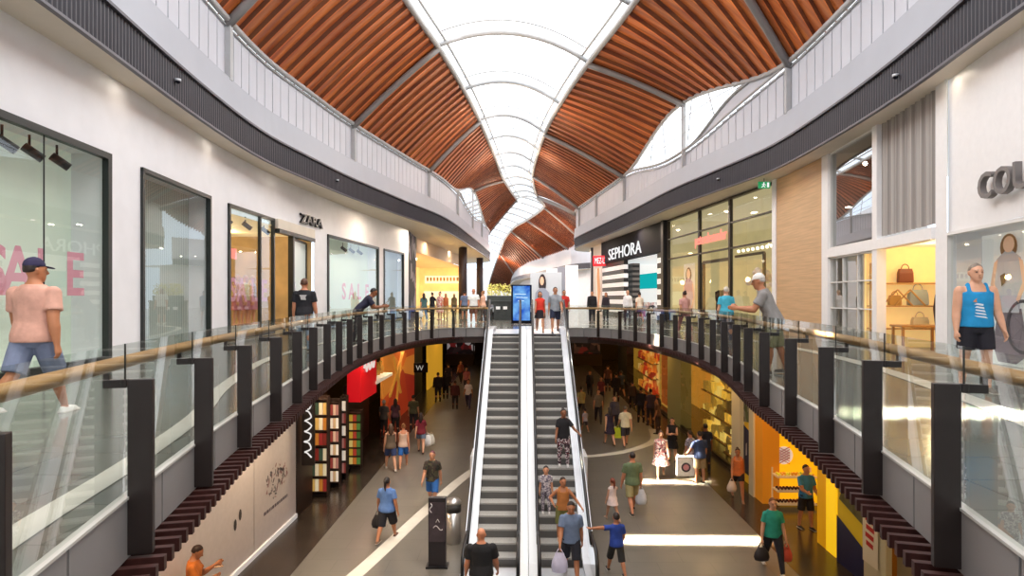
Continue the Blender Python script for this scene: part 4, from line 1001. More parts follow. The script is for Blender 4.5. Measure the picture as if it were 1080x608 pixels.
# magazine shop: shelf units with rows of covers
M_shelfdark = mat('shelf_dark', '#3a2822', .6)
MAG = [['#c9a25a', '#7a2a22', '#e3d2b0', '#3a4a3a', '#b8742e', '#d9c9a9', '#912f2a'], ['#cfae92', '#e2d2c2', '#a9746a', '#c4a37a', '#8a3c36', '#efe3d3'], ['#c8a23a', '#4f7a3a', '#a33a2a', '#d8c070', '#3c5a2a', '#b56a2a']]
struct(MB().box((XL-2.2, (yk+ypx(396, XL))/2, -2.76), (.2, ypx(396, XL)-yk, 4.28)).build('wall_magazine_shop', mat('magazine_wall', '#4a3428', .7)))
RK = ('wide rack nearest the dark pier', 'pale pink rack', 'narrow dark rack', 'green and yellow rack')
for k, (pa_, pb3, yd, ztop, cols_, ci) in enumerate(((326, 345.5, 18.9, -1.75, 4, 0), (346.5, 358, 19.9, -2.0, 3, 1), (359, 365.5, 20.9, -2.05, 2, 1), (366.5, 381, 22.0, -2.75, 3, 2))):
    (xa4, _), (xb4, _) = atd(pa_, yd), atd(pb3, yd); h = ztop-LOW; wd = xb4-xa4; xm4 = (xa4+xb4)/2; rows_ = 6
    t = thing('magazine_rack', (xm4, yd, LOW), 'magazine rack in the lower left shop, %s' % ('wide one nearest the dark pier', 'pale pink one second from the dark pier', 'narrow one between two wider racks', 'green and yellow one beneath the red sign')[k], 'rack')
    MB().box((0, .12, h/2), (wd, .04, h)).box((-wd/2+.012, 0, h/2), (.024, .26, h)).box((wd/2-.012, 0, h/2), (.024, .26, h)).build('frame', M_shelfdark, t)
    MB().box((0, -.02, h-.1), (wd-.06, .22, .03)).build('shelf_board', M_shelfdark, t)
    for j in range(rows_):
        z = .18+j*(h-.3)/rows_; ph_ = (h-.3)/rows_
        MB().box((0, 0, z), (wd-.06, .2, .025)).build('shelf_board', M_shelfdark, t)
        for q in range(cols_):
            cw_ = (wd-.08)/cols_; c_ = MAG[ci][(q*2+j*3+k) % len(MAG[ci])]
            o = MB().box((-wd/2+.04+cw_*(q+.5), -.06, z+.018+ph_*.40), (cw_*.9, .02, ph_*.78)).build('magazine', mat('cover_'+c_, c_, .5, emis=.5), loc=(xm4, yd, LOW))  # cover colour also glows, brightening the dim shop
            tag(o, 'magazine on the ' + RK[k] + ' of the lower left shop', 'magazine', 'magazines on the ' + RK[k])
y0, y1 = ypx(366, XL), ypx(384, XL)
rs = thing('shop_sign', (XL+.1, (y0+y1)/2, -1.6), 'bright red illuminated box sign with white swirls over the lower left magazine shop', 'sign')
wp(MB().box((XL+.25, (y0+y1)/2, -1.75), (.5, y1-y0, 1.5)).build('box', mat('red_lightbox', '#d0121e', .4, emis=.55)), rs)
wp(MB().tube([(XL+.52, y0+.4+.12*k, -1.3+.16*math.sin(k*1.5)) for k in range(int((y1-y0-.6)/.12))], .04, 6).build('swirl', emat('sign_white2', '#ffe9df', .8), None, True), rs)
ct = thing('shop_counter', (XL, ypx(391, XL), LOW), 'white lit display ledge beside the red sign', 'counter')
y0, y1 = ypx(383, XL), ypx(401, XL)
wp(MB().box((XL+.1, (y0+y1)/2, -2.1), (.9, y1-y0, .12)).build('ledge', mat('ledge_white', '#f0e2c8', .5, emis=.4)), ct)
for k in range(5): tag(MB().lathe((XL+.1, y0+.3+k*(y1-y0-.6)/4, -2.04), [(.1, 0), (.14, .25), (.06, .4), (.08, .55)], 10).build('jar', mat('jar_amber', '#c08a3a', .3, emis=.2), None, True), 'amber jar on the white lit ledge beside the red sign', 'jar', 'jars on the lit ledge')
lwall('wall_lower_left', XL-.6, ypx(381, XL), ypx(403, XL), mat('dark_recess', '#1d1715', .6), z1=-2.2)
lwall('wall_orange', XL, ypx(404, XL), ypx(437, XL), spotmat('orange_mural', ['#c8501e', '#d86a24', '#b23a1c', '#e08a34', '#a82f1e', '#cf4a1e'], .35, .6, .35, (1, .6, 1.6)))
mb = MB(); yo = ypx(420, XL)
for s_, e_ in (((yo-2.2, -3.4), (yo+1.6, -1.3)), ((yo-.6, -3.9), (yo+.8, -1.1)), ((yo+.4, -3.6), (yo-1.4, -1.6))): mb.tube([(XL+.02, s_[0], s_[1]), (XL+.02, e_[0], e_[1])], .09, 6)
tag(mb.build('wall_graphic', mat('mural_gold', '#e0a040', .6, emis=.3), None, True), 'gold streaks painted across the orange wall', 'wall graphic')
yw0, yw1 = ypx(428, XL), ypx(451, XL)
wsn = thing('shop_sign', (XL+.5, (yw0+yw1)/2, -2.3), 'black projecting fascia with a white W between the orange and yellow walls', 'sign')
xw0, yw_ = atd(428, 36); xw1, _ = atd(451, 36); zt = EYE-(388-HOR)*36/F
wp(MB().box(((xw0+xw1)/2, yw_, zt), (xw1-xw0, .3, .55)).build('board', M_black), wsn)
text('lettering', 'W', emat('w_white', '#c8c2b8', .6), (1, 0, 0), (0, -1, 0), (xw0+(xw1-xw0)*.66, yw_-.17, zt), height=.3, ext=.01, parent=wsn)
lwall('wall_lower_left', XL-.3, ypx(437, XL), ypx(450, XL)+.01, mat('green_dark', '#27271d', .6))
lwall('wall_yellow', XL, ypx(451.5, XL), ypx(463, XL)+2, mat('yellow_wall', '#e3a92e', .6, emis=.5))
struct(MB().box((0, 62, -2.75), (26, .3, 4.3)).build('wall_lower_back', mat('lower_back', '#3a2a24', .7, noise=.2)))
struct(MB().box((-11, 30, -2.75), (.3, 70, 4.3)).build('wall_lower_left', mat('lower_side', '#2a201c', .7)))
struct(MB().box((11.5, 30, -2.75), (.3, 70, 4.3)).build('wall_lower_right', mat('lower_side', '#2a201c', .7)))
# far bright stall goods on the lower level
for k, (pxa, pxb, yd, lab) in enumerate(((470, 500, 57, 'far lower stall with red and white goods seen left of the escalators'), (604, 634, 57, 'far lower stall with brownish goods seen right of the escalators'))):
    (xa2, _), (xb2, _) = atd(pxa, yd), atd(pxb, yd)
    t = thing('market_stall', ((xa2+xb2)/2, yd, LOW), lab, 'stall')
    MB().box((0, 0, .5), (xb2-xa2, 1.2, 1.0)).build('counter', mat('stall_wood', '#4a342c', .6), t)
    MB().box((0, .5, 2.1), (xb2-xa2, .15, 2.2)).build('goods_wall', spotmat('stall_goods_%d' % k, [['#5a1f22', '#2a1a1c', '#8a2a2a', '#d8cfcf', '#3a2a2a', '#1e1618'], ['#3a2620', '#5a3a2c', '#241814', '#6a4a38', '#7a2a22', '#2c1e1a']][k], 2.2, .6, .25), t)
    for sx in (-1, 1): MB().box((sx*(xb2-xa2)/2*.96, 0, 1.6), (.12, .12, 3.2)).build('post', M_sblk, t)
    MB().box((0, 0, 3.25), (xb2-xa2, 1.4, .1)).build('canopy', mat('stall_roof', '#3a2522', .6), t)

# ---- right lower shops
Y = lambda px: ypx(px, XR)
struct(MB().box((XR+2.5, 36, -2.75), (.2, 50, 4.3)).build('wall_lower_shops_back', mat('amber_back', '#b8862e', .7, noise=.35, nscale=.8, emis=.85)))  # back wall glows in place of shop lighting
def pier(px0_, px1_, m, nm='wall_lower_pier', dx=0.): lwall(nm, XR-dx, Y(px1_), Y(px0_), m, th=.5)
pier(652, 661, mat('dark_olive', '#2e2a1e', .6))
pier(704, 718, mat('olive_pier', '#9c9058', .55, emis=.1))
pier(776, 785, mat('cream_pier', '#d8c8a2', .5, emis=.1), dx=.15)
pier(801.5, 806.5, mat('cream_pier', '#d8c8a2', .5), dx=.35)
pier(806.5, 815, mat('orange_pier', '#d8861e', .5, emis=.3), dx=.3)
# glazed shop windows with goods
def lower_window(px0_, px1_, gm, nm, sills=()):
    y0, y1 = Y(px1_), Y(px0_)
    root = struct(MB().box((XR+.02, (y0+y1)/2, LT-.1), (.1, y1-y0, .2)).box((XR+.02, (y0+y1)/2, LOW+.08), (.1, y1-y0, .16)).build(nm, M_dkmull))
    MB().quad((XR, y0, LOW+.16), (XR, y1, LOW+.16), (XR, y1, LT-.2), (XR, y0, LT-.2)).build('pane', M_shopglass, root)
    return y0, y1
lower_window(661, 704, None, 'window_31'); lower_window(718, 776, None, 'window_32')
M_orangegoods = spotmat('orange_goods', ['#d8742a', '#e8a84a', '#c8401e', '#f0c870', '#a8321e', '#e0882a'], 1.6, .6, .7)
M_goldgoods = spotmat('gold_goods', ['#c89a3a', '#8a6a2a', '#e0c060', '#6a5020', '#d8ac40', '#a07a2c'], 1.3, .6, .95)  # goods glow to stand in for the yellow shop light
def display(px0_, px1_, dx, z0, z1, m, label, nm='display_shelf', rows=4):
    y0, y1 = Y(px1_), Y(px0_); yc = (y0+y1)/2; w_ = y1-y0
    t = thing(nm, (XR+dx, yc, z0), label, 'display')
    MB().box((.25, 0, (z1-z0)/2), (.06, w_, z1-z0)).build('back_panel', m, t)
    for j in range(rows): MB().box((0, 0, .02+(z1-z0)*j/rows), (.5, w_, .04)).build('shelf_board', mat('amber_shelf', '#8a5a22', .5, emis=.1), t)
    rr2 = random.Random(int(px0_)); nn_ = max(3, min(14, int(w_/.4)))
    for j in range(rows):
        for q in range(nn_):
            hh = rr2.uniform(.2, .6)*(z1-z0)/rows; pk = MB().box((-.05, -w_/2+w_*(q+.5)/nn_, .046+(z1-z0)*j/rows+hh/2), (.22, w_/nn_*.7, hh)).build('package', m, loc=(XR+dx, yc, z0)); tag(pk, 'package standing on the ' + label, 'package', 'packages on the ' + label)
    return t
display(662, 676, .9, LOW, -1.0, M_orangegoods, 'orange lit shelves left of the arched panel')
display(718, 745, 1.2, LOW, -1.2, M_goldgoods, 'gold lit shelves beside the olive pier')
display(748, 775, .8, LOW, -1.6, spotmat('gold_goods2', ['#b88a30', '#6a4a1c', '#e0c878', '#8a5a24', '#c8a040', '#4f3a18'], 1.5, .6, .95), 'gold lit shelves beside the cream pier')
tag(MB().box((XR+.9, Y(699), -3.1), (.3, 2.2, 1.9)).build('banner', mat('red_glow', '#d8241c', .5, emis=.6)), 'glowing red banner in the lower right shop window', 'banner')
t = thing('arched_panel', (XR+.7, Y(690), LOW), 'tall arched orange panel in the lower right shop window', 'panel')
ar = [(-1.3, 0), (1.3, 0), (1.3, 2.6)] + [(1.3*math.cos(PI*k/10), 2.6+1.1*math.sin(PI*k/10)) for k in range(1, 10)] + [(-1.3, 2.6)]
MB().poly([(0, a, b) for a, b in ar]).build('panel_face', mat('arch_orange', '#c8682a', .6, emis=.4), t); MB().tube([(-.03, a, b) for a, b in ar], .08, 6).build('arch_trim', mat('arch_gold', '#e8b850', .5, emis=.4), t, True)
for k in range(6):
    tag(MB().sphere((XR+.9, Y(724)-.9*k, -1.25), .09, 8, 6).build('pendant_lamp', emat('warm_bulb', '#ffd27a', 7), None, True), 'small warm pendant bulb in a row inside the gold lit lower shop', 'lamp', 'bulbs in the gold lit lower shop')
# hoarding with poster
y0, y1 = Y(801.5), Y(785)
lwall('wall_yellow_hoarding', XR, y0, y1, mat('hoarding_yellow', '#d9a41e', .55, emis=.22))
ph = thing('poster', (XR-.02, (y0+y1)/2, LOW), 'yellow shop poster with a grey leafy picture and a dark blue band below', 'poster')
wp(MB().poly([(XR-.02, y1, LOW+2.0), (XR-.02, y0, LOW+2.2), (XR-.02, y0, LOW+2.9), (XR-.02, y1, LOW+3.4)]).build('picture', spotmat('leaf_picture', ['#6a6458', '#8f8a78', '#4a4840', '#a8a494', '#5c6a4a'], 4, .7)), ph)
wp(MB().poly([(XR-.022, y1, LOW+.3), (XR-.022, y0, LOW+.3), (XR-.022, y0, LOW+1.6), (XR-.022, y1, LOW+1.9)]).build('blue_band', mat('poster_navy', '#1f2250', .5)), ph)
mb = MB()
for k in range(5): mb.poly([(XR-.026, y1-.2-.3*k, LOW+.9+.1*(k % 2)), (XR-.026, y1-.32-.3*k, LOW+.95), (XR-.026, y1-.30-.3*k, LOW+1.35), (XR-.026, y1-.22-.3*k, LOW+1.3)])
wp(mb.build('white_mark', mat('poster_white', '#d8d6e0', .6)), ph)
# food stall recess: its end wall faces up the mall
yst = Y(815)+.15
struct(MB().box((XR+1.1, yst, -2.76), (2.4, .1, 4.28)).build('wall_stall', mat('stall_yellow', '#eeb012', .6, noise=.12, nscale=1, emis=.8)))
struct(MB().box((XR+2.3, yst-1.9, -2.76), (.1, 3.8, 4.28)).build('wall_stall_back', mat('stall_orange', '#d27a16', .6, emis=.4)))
rd = thing('round_sign', (7.86, yst-.08, -3.45), 'round cream sign with red lattice on the yellow stall wall', 'sign')
MB().poly([(.27*math.cos(t_), -.01, .27*math.sin(t_)) for t_ in [2*PI*k/24 for k in range(24)]]).build('disc', mat('sign_cream', '#f2e4d0', .5, emis=.5), rd)
mb = MB()
for k in range(-2, 3):
    for sg_ in (-1, 1): mb.beam((-.17, -.02, .08*k-sg_*.1), (.17, -.02, .08*k+sg_*.1), .012, .022)
mb.build('lattice', mat('lattice_red', '#b8382a', .5), rd)
st = thing('food_shelf', (8.05, yst-.35, LOW), 'three tier food stall shelf stacked with yellow and brown goods', 'shelf')
for j, z in enumerate((.12, .5, .92)):
    MB().box((0, 0, z), (1.15, .46, .04)).build('shelf_board', mat('shelf_cream', '#e8d0a0', .5, emis=.15), st)
    rr2 = random.Random(j); gm = [spotmat('goods_brown', ['#8a4a2c', '#4a2416', '#a85a2a'], 5), spotmat('goods_dark', ['#5a2a20', '#3c1e1a', '#7a4a2a'], 5), spotmat('goods_yellow', ['#e8d83a', '#d8901e', '#f0c83a', '#a8b83a'], 5, .6, .3)][j]
    for q in range(22):
        r_ = rr2.uniform(.04, .047); o = MB().sphere((-.5+.1*(q//2), -.1+.12*(q % 2), z+.025+r_*.85), r_, 8, 6, (1, 1, .85)).build('fruit', gm, None, True, loc=tuple(st.location))
        lv = ('bottom', 'middle', 'top')[j]; tag(o, '%s round fruit on the %s tier of the food stall shelf' % (('brown', 'dark', 'yellow')[j], lv), 'fruit', 'fruit on the %s tier' % lv)
for sy in (-1, 1): MB().box((sy*.57, .2, .56), (.04, .04, 1.1)).build('upright', mat('shelf_cream', '#e8d0a0', .5, emis=.15), st)
# big yellow pier, yellow panels and poster near the frame's lower right
def box_thing(nm, c, s, m, label, cat): return tag(MB().box(c, s).build(nm, m, bevel=.01), label, cat)
y0, y1 = Y(884), Y(864)
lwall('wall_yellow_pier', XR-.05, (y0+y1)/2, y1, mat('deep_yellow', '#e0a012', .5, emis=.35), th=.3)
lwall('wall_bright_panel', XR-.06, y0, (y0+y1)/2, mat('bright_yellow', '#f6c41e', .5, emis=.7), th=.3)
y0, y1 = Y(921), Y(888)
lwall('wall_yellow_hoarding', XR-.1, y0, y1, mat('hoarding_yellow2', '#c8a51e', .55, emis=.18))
ph = thing('poster', (XR-.12, (y0+y1)/2, LOW), 'yellow hoarding poster with a grey landscape picture and a navy band at its foot', 'poster')
X_ = XR-.12
wp(MB().poly([(X_, y1-.1, LOW+1.5), (X_, y0, LOW+1.2), (X_, y0, LOW+3.2), (X_, y0+.9, LOW+3.0), (X_, y1-.5, LOW+2.3)]).build('picture', mat('poster_khaki', '#5f5a38', .7, noise=.4, nscale=3)), ph)
wp(MB().poly([(X_-.004, y1, LOW+.0), (X_-.004, y0, LOW+.0), (X_-.004, y0, LOW+.7), (X_-.004, y1, LOW+1.1)]).build('blue_band', mat('poster_navy', '#1f2250', .5)), ph)
lwall('wall_lower_pier', XR-.2, Y(945), y0, mat('cream_sign_wall', '#d8cfae', .5))
ys_ = (Y(936)+Y(924))/2
sg2 = thing('wall_sign', (XR-.24, ys_, -3), 'small white sign with red lettering under the right slatted edge', 'sign')
wp(MB().quad((XR-.24, ys_-.28, -4.3), (XR-.24, ys_+.28, -4.3), (XR-.24, ys_+.28, -2.6), (XR-.24, ys_-.28, -2.6)).build('board', mat('sign_board', '#eee6cf', .5)), sg2)
mb = MB()
for k in range(6): mb.quad(*[(XR-.246, ys_+a, -3.1-.17*k+b) for a, b in ((-.16+.02*(k % 3), 0), (.17-.03*(k % 2), .03), (.17-.03*(k % 2), .13), (-.16+.02*(k % 3), .1))])
wp(mb.build('red_lettering', mat('red_print', '#c0322a', .6)), sg2)
pier(946, 1010, mat('lower_wall_near', '#8a7a5a', .6))

# ---- directory totem and bin near the escalator foot
x, y = at(459, 605, LOW)
dk = thing('directory_totem', (x, y+.35, LOW), 'dark directory totem with faint white symbols at the foot of the left escalator', 'totem')
MB().box((0, 0, .8), (.40, .16, 1.6)).build('housing', mat('totem_dark', '#2a2528', .35), dk, bevel=.01)
MB().box((0, -.085, 1.05), (.36, .01, .9)).build('map_face', mat('map_face', '#453b40', .3, noise=.3, nscale=6), dk)
mb = MB(); mb.tube([(-.14+.03*math.sin(k), -.095, 1.48-.03*k) for k in range(8)], .012, 5).tube([(-.02, -.095, 1.05), (.02, -.095, 1.12), (.06, -.095, 1.05)], .012, 5).tube([(-.08+.03*k, -.095, .92+.05*math.sin(k*.8)) for k in range(8)], .012, 5)
mb.build('symbols', mat('symbol_white', '#cfc9c9', .5), dk, True)
MB().box((0, 0, .02), (.5, .3, .04)).build('base', M_sblk, dk)
x, y = at(478, 572, LOW)
bn = thing('litter_bin', (x, y, LOW), 'cylindrical stainless steel litter bin behind the dark directory totem', 'bin')
M_stl = mat('stainless', '#b9b5b0', .28, .85)
MB().lathe((0, 0, 0), [(.19, 0), (.2, .02), (.2, .78)], 28).build('drum', M_stl, bn, True)
MB().lathe((0, 0, .78), [(.2, 0), (.2, .2)], 28).build('opening_band', mat('bin_dark', '#2b2a2a', .5), bn, True)
MB().lathe((0, 0, .98), [(.205, 0), (.205, .05), (.15, .11), (.02, .14)], 28).build('lid', M_stl, bn, True)
# ============================================================ people
SKIN = {'f': '#d9a283', 't': '#b97a55', 'm': '#c98e6c', 'd': '#8f5a3c', 'r': '#cf8a68'}
def cloth(col, name=None):
    return mat('cloth_' + (name or col), col, .85, noise=.12, nscale=9, bump=.25, bscale=14)
def skinmat(k): return mat('skin_'+k, SKIN[k], .55, noise=.05, nscale=12)
def hairmat(c): return mat('hair_'+c, c, .6, noise=.25, nscale=30, stretch=(1, 1, .2))
def rot_x(p, a, c):
    y, z = p.y-c.y, p.z-c.z; return Vector((p.x, c.y+y*math.cos(a)+z*math.sin(a), c.z+z*math.cos(a)-y*math.sin(a)))
def person(label, pos, face, H, skin='m', hair=('short', '#3a2a20'), top=None, bottom=None, shoes='#e8e4de', pose='stand', sex='m', bulk=1., hs=1., group=None,
           legs=None, arms=None, lean=0., yaw=0., pitch=0., cap=None, detail=1, face_on=False, abd=(3, 3), accent=None, name='person'):
    """face: heading in degrees (0 away from the camera, 90 to the left, 180 toward the camera). Returns joints in world space."""
    P_ = {'stand': ((2, 2, -2, 2), ((4, 8, 12), (4, 8, 12))), 'walk': ((24, 6, -16, 22), ((-18, 7, 14), (20, 7, 22))), 'walk2': ((-16, 22, 24, 6), ((20, 7, 22), (-18, 7, 14))),
          'phone': ((2, 2, -2, 2), ((25, 6, 95), (20, 6, 90))), 'hip': ((3, 4, -3, 3), ((-25, 30, 70), (4, 8, 12)))}[pose]
    lg = legs or P_[0]; am = arms or P_[1]
    fem = sex == 'f'
    b = bulk
    HZ = .52*H
    def legpts(s, fl, kn, ab):
        hip = Vector((s*.052*H, 0, 0)); f, k = R(fl), R(fl-kn); a = R(ab)
        knee = hip + Vector((s*math.sin(a)*.245*H, math.sin(f)*.245*H, -math.cos(f)*.245*H))
        ank = knee + Vector((s*math.sin(a)*.1*H, math.sin(k)*.24*H, -math.cos(k)*.24*H)); return hip, knee, ank, k
    Lg = [legpts(-1, lg[0], lg[1], abd[0]), legpts(1, lg[2], lg[3], abd[1])]
    low = min(l[2].z for l in Lg); hz = -low + .04*H
    Lg = [(h+Vector((0, 0, hz)), k+Vector((0, 0, hz)), a+Vector((0, 0, hz)), g) for h, k, a, g in Lg]
    hc = Vector((0, 0, hz)); ln = R(lean); dz = hz-HZ
    def up(x, y, zf, ang=None): return rot_x(Vector((x*H, y*H, zf*H+dz)), ang if ang is not None else ln*min(1., max(0., (zf-.52)/.12)), hc)
    wx = (.1, .078, .09, .098, .088) if fem else (.096, .086, .1, .112, .1)
    prof = [(.46, .07*b, .058*b, 0), (.49, wx[0]*b, .072*b, -.006), (.53, wx[0]*b, .07*b, -.006), (.61, wx[1]*b, .055*b, .004), (.67, (wx[1]+wx[2])/2*b, .06*b, .006), (.72, wx[2]*b, .066*b, .006), (.765, wx[3]*b*.95, .062*b, .002), (.79, wx[4]*1.04, .054*b, -.002), (.812, wx[4]*.9, .047*b, -.004), (.83, .068, .042, -.004), (.846, .042, .038, -.002), (.875, .033, .034, .006)]
    N = 16
    def torso(mb, z0, z1, inf, widen=None, ext=None):
        rings = []
        pr = [p_ for p_ in prof if z0 < p_[0] < z1]
        def interp(z):
            for a, c in zip(prof, prof[1:]):
                if a[0] <= z <= c[0]:
                    t = (z-a[0])/(c[0]-a[0]); return tuple(a[i]+(c[i]-a[i])*t for i in range(4))
            return prof[0] if z < prof[0][0] else prof[-1]
        for zf, rx, ry, yo in [(z0,)+interp(z0)[1:]] + pr + [(z1,)+interp(z1)[1:]]:
            w_ = widen(zf) if widen else 0.
            rings.append([up((rx+inf+w_)*math.cos(2*PI*j/N), yo+(ry+inf+w_)*math.sin(2*PI*j/N), zf) for j in range(N)])
        mb.loft(rings); return mb
    # arms
    Ar = []
    for s, (fl, ab, el) in ((-1, am[0][:3]), (1, am[1][:3])):
        inn = R((am[0] if s < 0 else am[1])[3]) if len(am[0 if s < 0 else 1]) > 3 else 0.
        sh = up(s*(wx[3]*b*.9), 0, .782)
        f, a = R(fl), R(ab); d1 = Vector((s*math.sin(a), math.sin(f)*math.cos(a), -math.cos(f)*math.cos(a)))
        f2 = f+R(el); a2 = a-inn; d2_ = Vector((s*math.sin(a2)*(1 if inn else .8), math.sin(f2)*math.cos(a2), -math.cos(f2)*math.cos(a2))).normalized()
        eb = sh+d1*.168*H; wr = eb+d2_*.148*H; Ar.append((sh, eb, wr, d2_, s))
    body = MB()
    torso(body, .46, .875, 0.)
    rsh, rel, rwr = (.031*b, .024*b, .0155) if fem else (.037*b, .028*b, .018)
    for sh, eb, wr, d_, s in Ar:
        body.capsule([sh, sh.lerp(eb, .5), eb, eb.lerp(wr, .3), wr], [rsh*H, rsh*.92*H, rel*H, rel*1.02*H, rwr*H], 9)
        # hand: palm, four fingers of different length, thumb
        fw = Vector((0, 1, 0)) - d_*d_.y
        if fw.length < .2: fw = Vector((0, 0, 1)) - d_*d_.z
        fw.normalize(); inw = d_.cross(fw); inw = inw if inw.x*-s > 0 else -inw
        pl_ = [wr+d_*.012*H, wr+d_*.052*H]
        for q in (-1, 0, 1): body.capsule([pl_[0]+fw*q*.008*H, pl_[1]+fw*q*.014*H], [.0125*H, .0115*H], 7)
        if detail:
            for q, l in ((-1.5, .036), (-.5, .043), (.5, .046), (1.5, .041)):
                b0 = pl_[1]+fw*q*.0105*H; m_ = b0+(d_*.85+inw*.3).normalized()*l*.55*H; e_ = m_+(d_*.55+inw*.8).normalized()*l*.5*H
                body.capsule([b0, m_, e_], [.0066*H, .006*H, .0052*H], 6)
            t0_ = pl_[0]+fw*.018*H+d_*.008*H; t1_ = t0_+(d_*.7+fw*.6+inw*.25).normalized()*.026*H; body.capsule([t0_, t1_, t1_+(d_*.9+inw*.3).normalized()*.022*H], [.0085*H, .0075*H, .006*H], 6)
    lt = (.056*b if not fem else .06*b)
    for h, k, a, g in Lg:
        calf = k.lerp(a, .35) - Vector((0, .008*H, 0))
        body.capsule([h-Vector((0, 0, .01*H)), h.lerp(k, .5), k, calf, a], [lt*H, lt*.83*H, .034*b**.5*H, .034*b**.5*H, .0195*H], 10)
        body.capsule([a-Vector((0, .015*H, .012*H)), a+Vector((0, .085*H, -.024*H))], [.02*H, .014*H], 8)
    # head
    nk = up(0, .004, .862); hp_, hy = R(pitch)+ln*.35, R(yaw)
    hm = Matrix.Translation(nk) @ Matrix.Rotation(hy, 4, 'Z') @ Matrix.Rotation(-hp_, 4, 'X')
    S = H*hs
    def hd(x, y, z): return hm @ Vector((x*S, y*S, z*S))
    hr = [(-.012, .012, .016, .034), (0., .026, .034, .022), (.018, .036, .046, .014), (.042, .042, .052, .008), (.066, .0445, .056, .004), (.09, .044, .057, .0), (.112, .036, .048, -.003), (.127, .02, .03, -.004), (.133, .006, .01, -.004)]
    body.loft([[hd(rx*math.cos(2*PI*j/N), yo+ry*math.sin(2*PI*j/N), z) for j in range(N)] for z, rx, ry, yo in hr])
    body.capsule([up(0, 0, .84), hd(0, .0, .03)], [.034*H, .034*S], 9)
    body.capsule([hd(0, .058, .07), hd(0, .071, .046)], [.006*S, .010*S], 7)
    for s in (-1, 1):
        body.capsule([hd(s*.046, -.002, .045), hd(s*.049, -.006, .066)], [.007*S, .010*S], 6)
        body.capsule([hd(s*.008, .060, .078), hd(s*.028, .053, .079)], [.006*S, .006*S], 6)
    root = thing(name, pos, label, 'person', group, R(face))
    vox = max(.0085, min(.016, H*.0065))
    def finish(mb, nm, m, v=vox, it=4):
        o = mb.build(nm, m, root, True); r = o.modifiers.new('remesh', 'REMESH'); r.mode = 'VOXEL'; r.voxel_size = v; r.use_smooth_shade = True
        s_ = o.modifiers.new('smooth', 'SMOOTH'); s_.factor = .5; s_.iterations = it; return o
    sm = skinmat(skin)
    finish(body, 'body', sm, vox, 3)
    # face
    if face_on:
        for s in (-1, 1):
            MB().sphere(hd(s*.018, .0545, .066), .0075*S, 8, 6, (1, .7, .6)).sphere(hd(s*.018, .0585, .066), .0045*S, 6, 5).build('eye', mat('eye_dark', '#2a211d', .3), root, True)
            MB().capsule([hd(s*.009, .060, .082), hd(s*.030, .051, .081)], [.0035*S, .0025*S], 5).build('eyebrow', hairmat(hair[1]), root, True)
        MB().capsule([hd(-.014, .0535, .023), hd(0, .0575, .0225), hd(.014, .0535, .023)], [.0025*S, .004*S, .0025*S], 5).build('mouth', mat('lips', '#a3584d', .5), root, True)
    # hair
    kind, hc_ = hair
    if kind != 'bald':
        mb = MB()
        mb.loft([[hd(rx*math.cos(2*PI*j/N), yo+ry*math.sin(2*PI*j/N), z) for j in range(N)] for z, rx, ry, yo in ((.048, .030, .03, -.028), (.06, .047, .043, -.018), (.085, .049, .05, -.012), (.108, .044, .051, -.006), (.126, .03, .037, -.004), (.139, .01, .014, -.004))])
        if kind == 'long': mb.capsule([hd(0, -.03, .08), hd(0, -.052, .02), hd(0, -.062, -.05), hd(0, -.058, -.1)], [.046*S, .044*S, .036*S, .02*S], 10).capsule([hd(-.03, -.03, .05), hd(-.036, -.045, -.05)], [.022*S, .018*S]).capsule([hd(.03, -.03, .05), hd(.036, -.045, -.05)], [.022*S, .018*S])
        if kind == 'pony': mb.capsule([hd(0, -.05, .1), hd(0, -.078, .08), hd(0, -.08, .0), hd(0, -.07, -.06)], [.018*S, .022*S, .02*S, .008*S], 8)
        if kind == 'bun': mb.sphere(hd(0, -.045, .128), .026*S, 9, 7)
        finish(mb, 'hair', hairmat(hc_), vox*.8, 2)
    if cap:
        mb = MB(); mb.loft([[hd(rx*math.cos(2*PI*j/N), yo+ry*math.sin(2*PI*j/N), z) for j in range(N)] for z, rx, ry, yo in ((.084, .05, .06, -.002), (.1, .05, .06, -.003), (.122, .042, .05, -.004), (.138, .026, .032, -.004), (.146, .006, .008, -.004))])
        cp_ = finish(mb, 'cap', cloth(cap), vox*.8, 2)
        mb = MB(); mb.loft([[hd(.046*math.cos(PI*j/8), .045+.062*math.sin(PI*j/8), z-.012*math.sin(PI*j/8)) for j in range(9)] for z in (.086, .09)])
        mb.build('cap_brim', cloth(cap), cp_, True)
    # top: (kind, colour/material)
    if top:
        kind, col = top[0], top[1]; m = col if not isinstance(col, str) else cloth(col); hem = top[2] if len(top) > 2 else .485
        mb = MB(); torso(mb, hem, .838 if kind != 'tank' else .775, .009, lambda z: .010 if z < .62 else (.005 if z < .7 else 0.))
        if kind == 'tank':
            for s in (-1, 1): mb.capsule([up(s*.062, .05, .765), up(s*.06, .012, .832), up(s*.062, -.046, .77)], [.017*H]*3, 8)
        else:
            for sh, eb, wr, d_, s in Ar:
                if kind == 'long': mb.capsule([sh, eb, eb.lerp(wr, .88)], [(rsh+.011)*H, (rel+.012)*H, (rwr+.010)*H], 10)
                elif kind == 'tee':
                    e_ = sh.lerp(eb, .66); mb.tube([sh-(e_-sh)*.08, sh.lerp(e_, .5), e_], 0, 12, [(rsh+.004)*H, (rsh+.006)*H, (rsh+.010)*H]); mb.sphere(sh, (rsh+.005)*H, 10, 7)
                else:
                    mb.sphere(sh, (rsh+.005)*H, 9, 6)
        tp_ = finish(mb, {'tank': 'tank_top', 'tee': 'shirt', 'long': 'shirt', 'cap': 'top'}[kind], m, vox, 7)
        if accent: accent(tp_, up, H)
